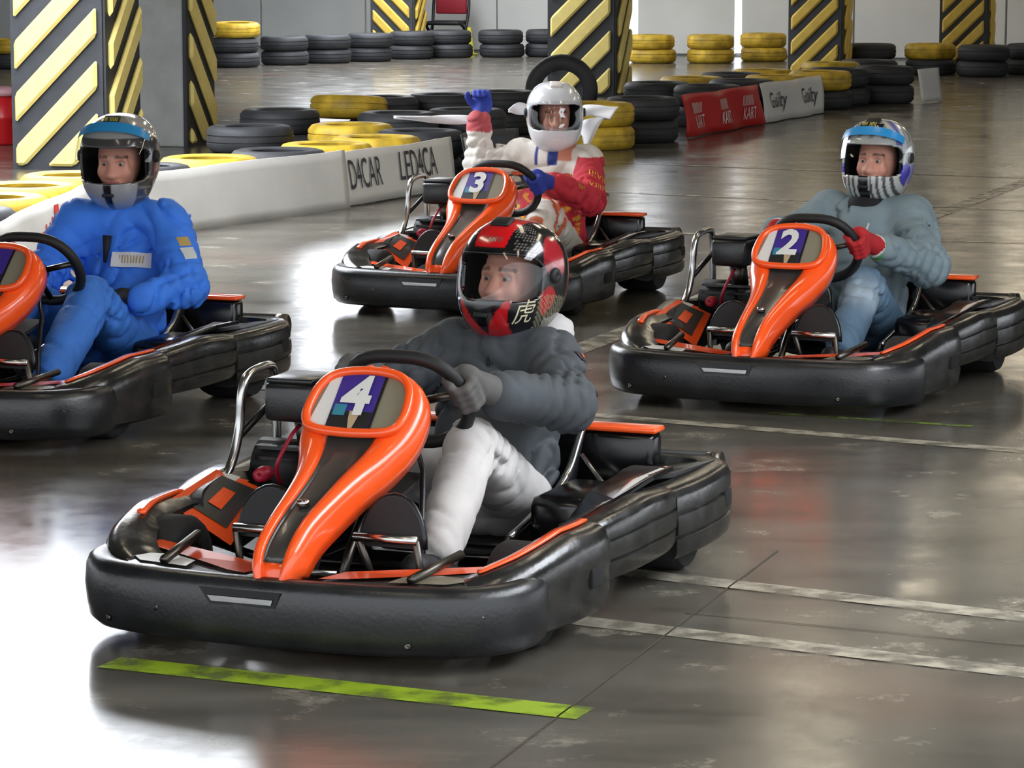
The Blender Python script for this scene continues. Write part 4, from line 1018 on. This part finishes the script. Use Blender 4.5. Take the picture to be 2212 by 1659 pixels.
r4, M4, h4, s4 = driver(POSE['4'], dict(J=J4, hyaw=-9, hpitch=-8, fat=1.0, arm=.068, cuff=.85, wr=.012, topcol=col_k4, legcol=plain('#c6c3c1'), glovecol=glove4, handL=('grip', 8), handR=('grip', 165), helmcol=helm4, smoke=True, leg=.074, hfat=1.3),
                        'person in black and red helmet, dark grey jacket and pale trousers, steering')
hletter(h4, M4, '虎', math.radians(45), math.radians(-36), .064, mat('helmet_ivory', '#c9c3a4', .3), .25)
hletter(h4, M4, 'IIIIII', math.radians(2), math.radians(33), .018, mat('helmet_silver', '#c3b7a8', .3))
hood = [ell(np.array(J4['helm']) + np.array([-.085, .045, -.165]), (.075, .10, .055)), ell(np.array(J4['helm']) + np.array([-.02, .115, -.185]), (.05, .035, .045))]
hv_, hf_ = surf(hood, .03, .009, wrinkle(.003)); mesh_obj('hood', hv_, hf_, mat('hood_grey', '#b9b7b6', .8), r4)
decal(r4, 'sleeve_badge', (.02, .26, .575), (.25, .75, .5), (-.3, -.3, .8), .055, .03, mat('badge_dark', '#2b2e33', .7), s4); decal(r4, 'badge_mark', (.02, .262, .577), (.25, .75, .5), (-.3, -.3, .8), .022, .014, mat('badge_orange', '#c3502e', .7), s4, off=.006)
decal(r4, 'pocket_tab', (.10, .12, .25), (.8, .5, .2), (0, 0, 1), .014, .02, mat('badge_orange', '#c3502e', .7), s4, off=.006)
mesh_obj('jacket_zip', *tube([(.088, 0, .30), (.082, 0, .40), (.068, 0, .5), (.05, 0, .575)], .004, 6), M_black, r4)

def col_k2(V, J): c = paint(len(V), '#76878f'); c *= (1 + .05 * np.sin(V[:, 0] * 40))[:, None]; return c
def jean(V, J):
    c = paint(len(V), '#56728a'); t = np.exp(-((V[:, 0] - .58) / .12) ** 2 - ((V[:, 2] - .36) / .07) ** 2)[:, None]; return c * (1 - .7 * t) + hex3('#b3c3cf') * .7 * t
J2 = dict(helm=(-.15, .012, .828), shL=(-.07, .185, .595), shR=(-.12, -.185, .60), elL=(.16, .315, .43), wrL=(.42, .21, .515), elR=(.08, -.34, .47), wrR=(.45, -.21, .57), **legs(.42, .365))
r2, M2_, h2, s2 = driver(POSE['2'], dict(J=J2, hyaw=-3, hpitch=-5, fat=1.02, arm=.073, cuff=.72, wr=.012, ph=1.2, topname='sweatshirt', topcol=col_k2, legcol=jean, glovecol=plain('#b01e24'), cuffcol=('d0cdc8', '2f9e4f', 'd9b93a'), handL=('grip', 4), handR=('grip', 168), helmcol=helm2, visor='half', strip='2f8fd0', leg=.08, hfat=1.25),
                         'person in silver and blue helmet, grey sweatshirt, jeans and red gloves, steering')
mesh_obj('drawstring', *tube(crom([(.005, .03, .60), (.055, .035, .57), (.085, .028, .53), (.10, .02, .49)], 5), .0055, 8), mat('cord_pale', '#b9bfc2', .7), r2)
nk, nf = surf([seg(np.array(J2['helm']) + np.array([-.03, 0, -.13]), (-.085, 0, .625), .088, .095)], .02, .01); mesh_obj('neck_warmer', nk, nf, mat('neck_black', '#141418', .85), r2)

def col_k3(V, J):
    x, y, z = V.T; c = paint(len(V), '#c02a3a')
    n = np.sin(y * 70 + 3 * np.sin(z * 60)) * np.sin(z * 55 + x * 30)
    low = z < .40; c[low & (n > .1)] = hex3('#d9a02e'); c[(z < .30) & (z > .265)] = hex3('#e58a2a')
    band = (z > .485) & (z < .55) & (x > .0) & (np.abs(y) < .17); c[band] = hex3('#2a2428'); c[(np.abs(z - .552) < .007) & (x > 0)] = hex3('#e07a30')
    c[(z > .56)] = hex3('#dcd6cd'); c[(z > .42) & (z < .50) & (n > .45)] = hex3('#d98b2c')
    ra = y < -.20; c[ra] = hex3('#d9d3cb'); ra2 = ra & (z > .755); c[ra2] = hex3('#b04a50')
    la = (y > .165) & (z < .645); c[la] = hex3('#c02a3a')
    c[(np.abs(y) < .07) & (z > .60) & (x > -.03) & (np.sin(y * 60) > .1)] = hex3('#2c3f86'); c[(y > .05) & (y < .13) & (z > .625)] = hex3('#c9826a')
    return c
def leg_k3(V, J):
    c = paint(len(V), '#d9d4c9'); x, y, z = V.T; c[(x > .30) & (y > .12) & (np.sin(x * 45 + z * 30) > .55)] = hex3('#cf6a45'); c[z < .16] = hex3('#c02a3a'); return c
J3 = dict(helm=(-.045, .0, .85), shL=(-.02, .185, .615), shR=(-.03, -.185, .635), elL=(.27, .305, .455), wrL=(.475, .205, .54), elR=(.06, -.355, .59), wrR=(.03, -.37, .80), **legs(.42, .385))
r3, M3_, h3, s3 = driver(POSE['3'], dict(J=J3, hyaw=27, hpitch=0, fat=1.0, arm=.068, cuff=.8, wr=.010, ph=2.2, topname='racing_suit', topcol=col_k3, legcol=leg_k3, glovecol=glove3, handL=('grip', 8), handR=('open', (-.02, -.375, .885), (-.25, -.1, 1), (.9, .3, .2), .9), helmcol=plain('#e2e4e8'), hextra='white', leg=.085, hfat=1.2),
                         'person in white helmet and red and white racing suit raising a hand')
SY = mat('sleeve_yellow', '#dda62f', .7)
decal(r3, 'sleeve_print', (.12, .26, .545), (.75, .62, .2), (-.5, .2, .85), .12, .05, None, s3, 'IIIVII', SY, .055)
decal(r3, 'sleeve_print', (.19, .29, .50), (.75, .62, .2), (-.5, .2, .85), .12, .05, None, s3, 'VIIIIV', SY, .05)
decal(r3, 'forearm_print', (.35, .27, .50), (.6, .7, .45), (-.2, 0, 1), .10, .04, None, s3, 'IIIII', SY, .038)

def col_kB(V, J):
    x, y, z = V.T; c = paint(len(V), '#3b7eea')
    sw = (z > .672) & (y > .13) & (x < -.055); c[sw] = hex3('#e4e6ea')
    return c
JB = dict(helm=(-.035, .0, .893), shL=(-.05, .20, .645), shR=(.0, -.165, .64), elL=(.09, .335, .42), wrL=(.255, .235, .385), elR=(.13, -.26, .43), wrR=(.44, -.17, .45), **legs(.47, .40))
rB, MB_, hB, sB = driver(POSE['B'], dict(J=JB, hyaw=11, hpitch=4, hs=1.04, fat=1.04, arm=.070, cuff=.75, wr=.012, ph=3.3, topname='overall_top', qa=.010, topcol=col_kB, legcol=plain('#3a78d2'), glovecol=plain('#15171f'), handL=('open', (.30, .155, .40), (.5, -.8, .05), (0, .2, -1), .5), handR=('grip', 172), helmcol=helmB, visor='raised', strip='2a86c0', leg=.088),
                         'person in grey helmet with raised visor and bright blue overalls')
decal(rB, 'chest_patch', (.10, .10, .52), (.92, .2, .25), (0, 0, 1), .15, .058, mat('patch_white', '#d8d9dc', .7), sB, off=.010, txt='IIIIIIIII', tm=mat('patch_gold', '#b59a5c', .6), ts=.045)
decal(rB, 'sleeve_patch', (.05, .30, .585), (.5, .85, .15), (0, 0, 1), .05, .035, mat('patch_gold', '#b59a5c', .6), sB); decal(rB, 'sleeve_patch', (.055, .31, .54), (.5, .85, .15), (0, 0, 1), .055, .045, mat('patch_silver', '#c9cfcc', .6), sB)
mesh_obj('zip_flap', *tube([(.078, .0, .60), (.085, .0, .555), (.10, .0, .50)], [.018, .014, .006], 8), mat('zip_dark', '#14161f', .7), rB)
mesh_obj('belt_buckle', *tube([(.135, .02, .335), (.15, .02, .335)], .022, 12), mat('patch_silver', '#c9cfcc', .6), rB)

# ------------------------------------------------------------------ white cloth fluttering round the waving driver
def atd(u, v, d): t = d / (math.cos(PITCH) * FPX + math.sin(PITCH) * (829.5 - v)); return np.array([(u - 1106) * t, d, CAMH + t * (-math.sin(PITCH) * FPX + math.cos(PITCH) * (829.5 - v))])
M_cloth = mat('white_cloth', '#e4e5e8', .7)
def ribbon(a, b, name, n=10):
    """ruled cloth between two world polylines"""
    A, B = crom(a, n), crom(b, n); m = min(len(A), len(B)); nv = 6; V = []
    for i in range(m):
        for j in range(nv):
            t = j / (nv - 1); p = A[i] * (1 - t) + B[i] * t; p = p + np.array([0, .02 * math.sin(3 * t + i * .35), 0]); V.append(p)
    F = [(i * nv + j, (i + 1) * nv + j, (i + 1) * nv + j + 1, i * nv + j + 1) for i in range(m - 1) for j in range(nv - 1)]
    return mesh_obj(name, V, F, M_cloth, None, solid=.006)
c1 = ribbon([atd(1225, 250, 15.72), atd(1268, 228, 15.70), atd(1336, 232, 15.62)], [atd(1222, 262, 15.72), atd(1262, 250, 15.66), atd(1318, 258, 15.55)], 'white_streamer')
tag(c1, 'white cloth streamer flaring out behind the white helmet', 'streamer')
c2 = ribbon([atd(1336, 232, 15.62), atd(1300, 262, 15.58), atd(1268, 325, 15.6)], [atd(1318, 258, 15.72), atd(1262, 262, 15.74), atd(1258, 300, 15.7)], 'streamer_fold')
c2.parent = c1
c3 = ribbon([atd(1050, 252, 15.75), atd(960, 250, 15.72), atd(850, 250, 15.7)], [atd(1050, 268, 15.75), atd(960, 266, 15.72), atd(850, 257, 15.7)], 'white_streamer')
tag(c3, 'long thin white cloth streamer blowing from the raised gloved hand', 'streamer')
c4 = ribbon([atd(1150, 232, 15.75), atd(1118, 222, 15.72), atd(1098, 236, 15.7)], [atd(1150, 248, 15.75), atd(1118, 246, 15.72), atd(1098, 243, 15.7)], 'white_streamer')
tag(c4, 'short white cloth end sticking out between raised hand and white helmet', 'streamer')
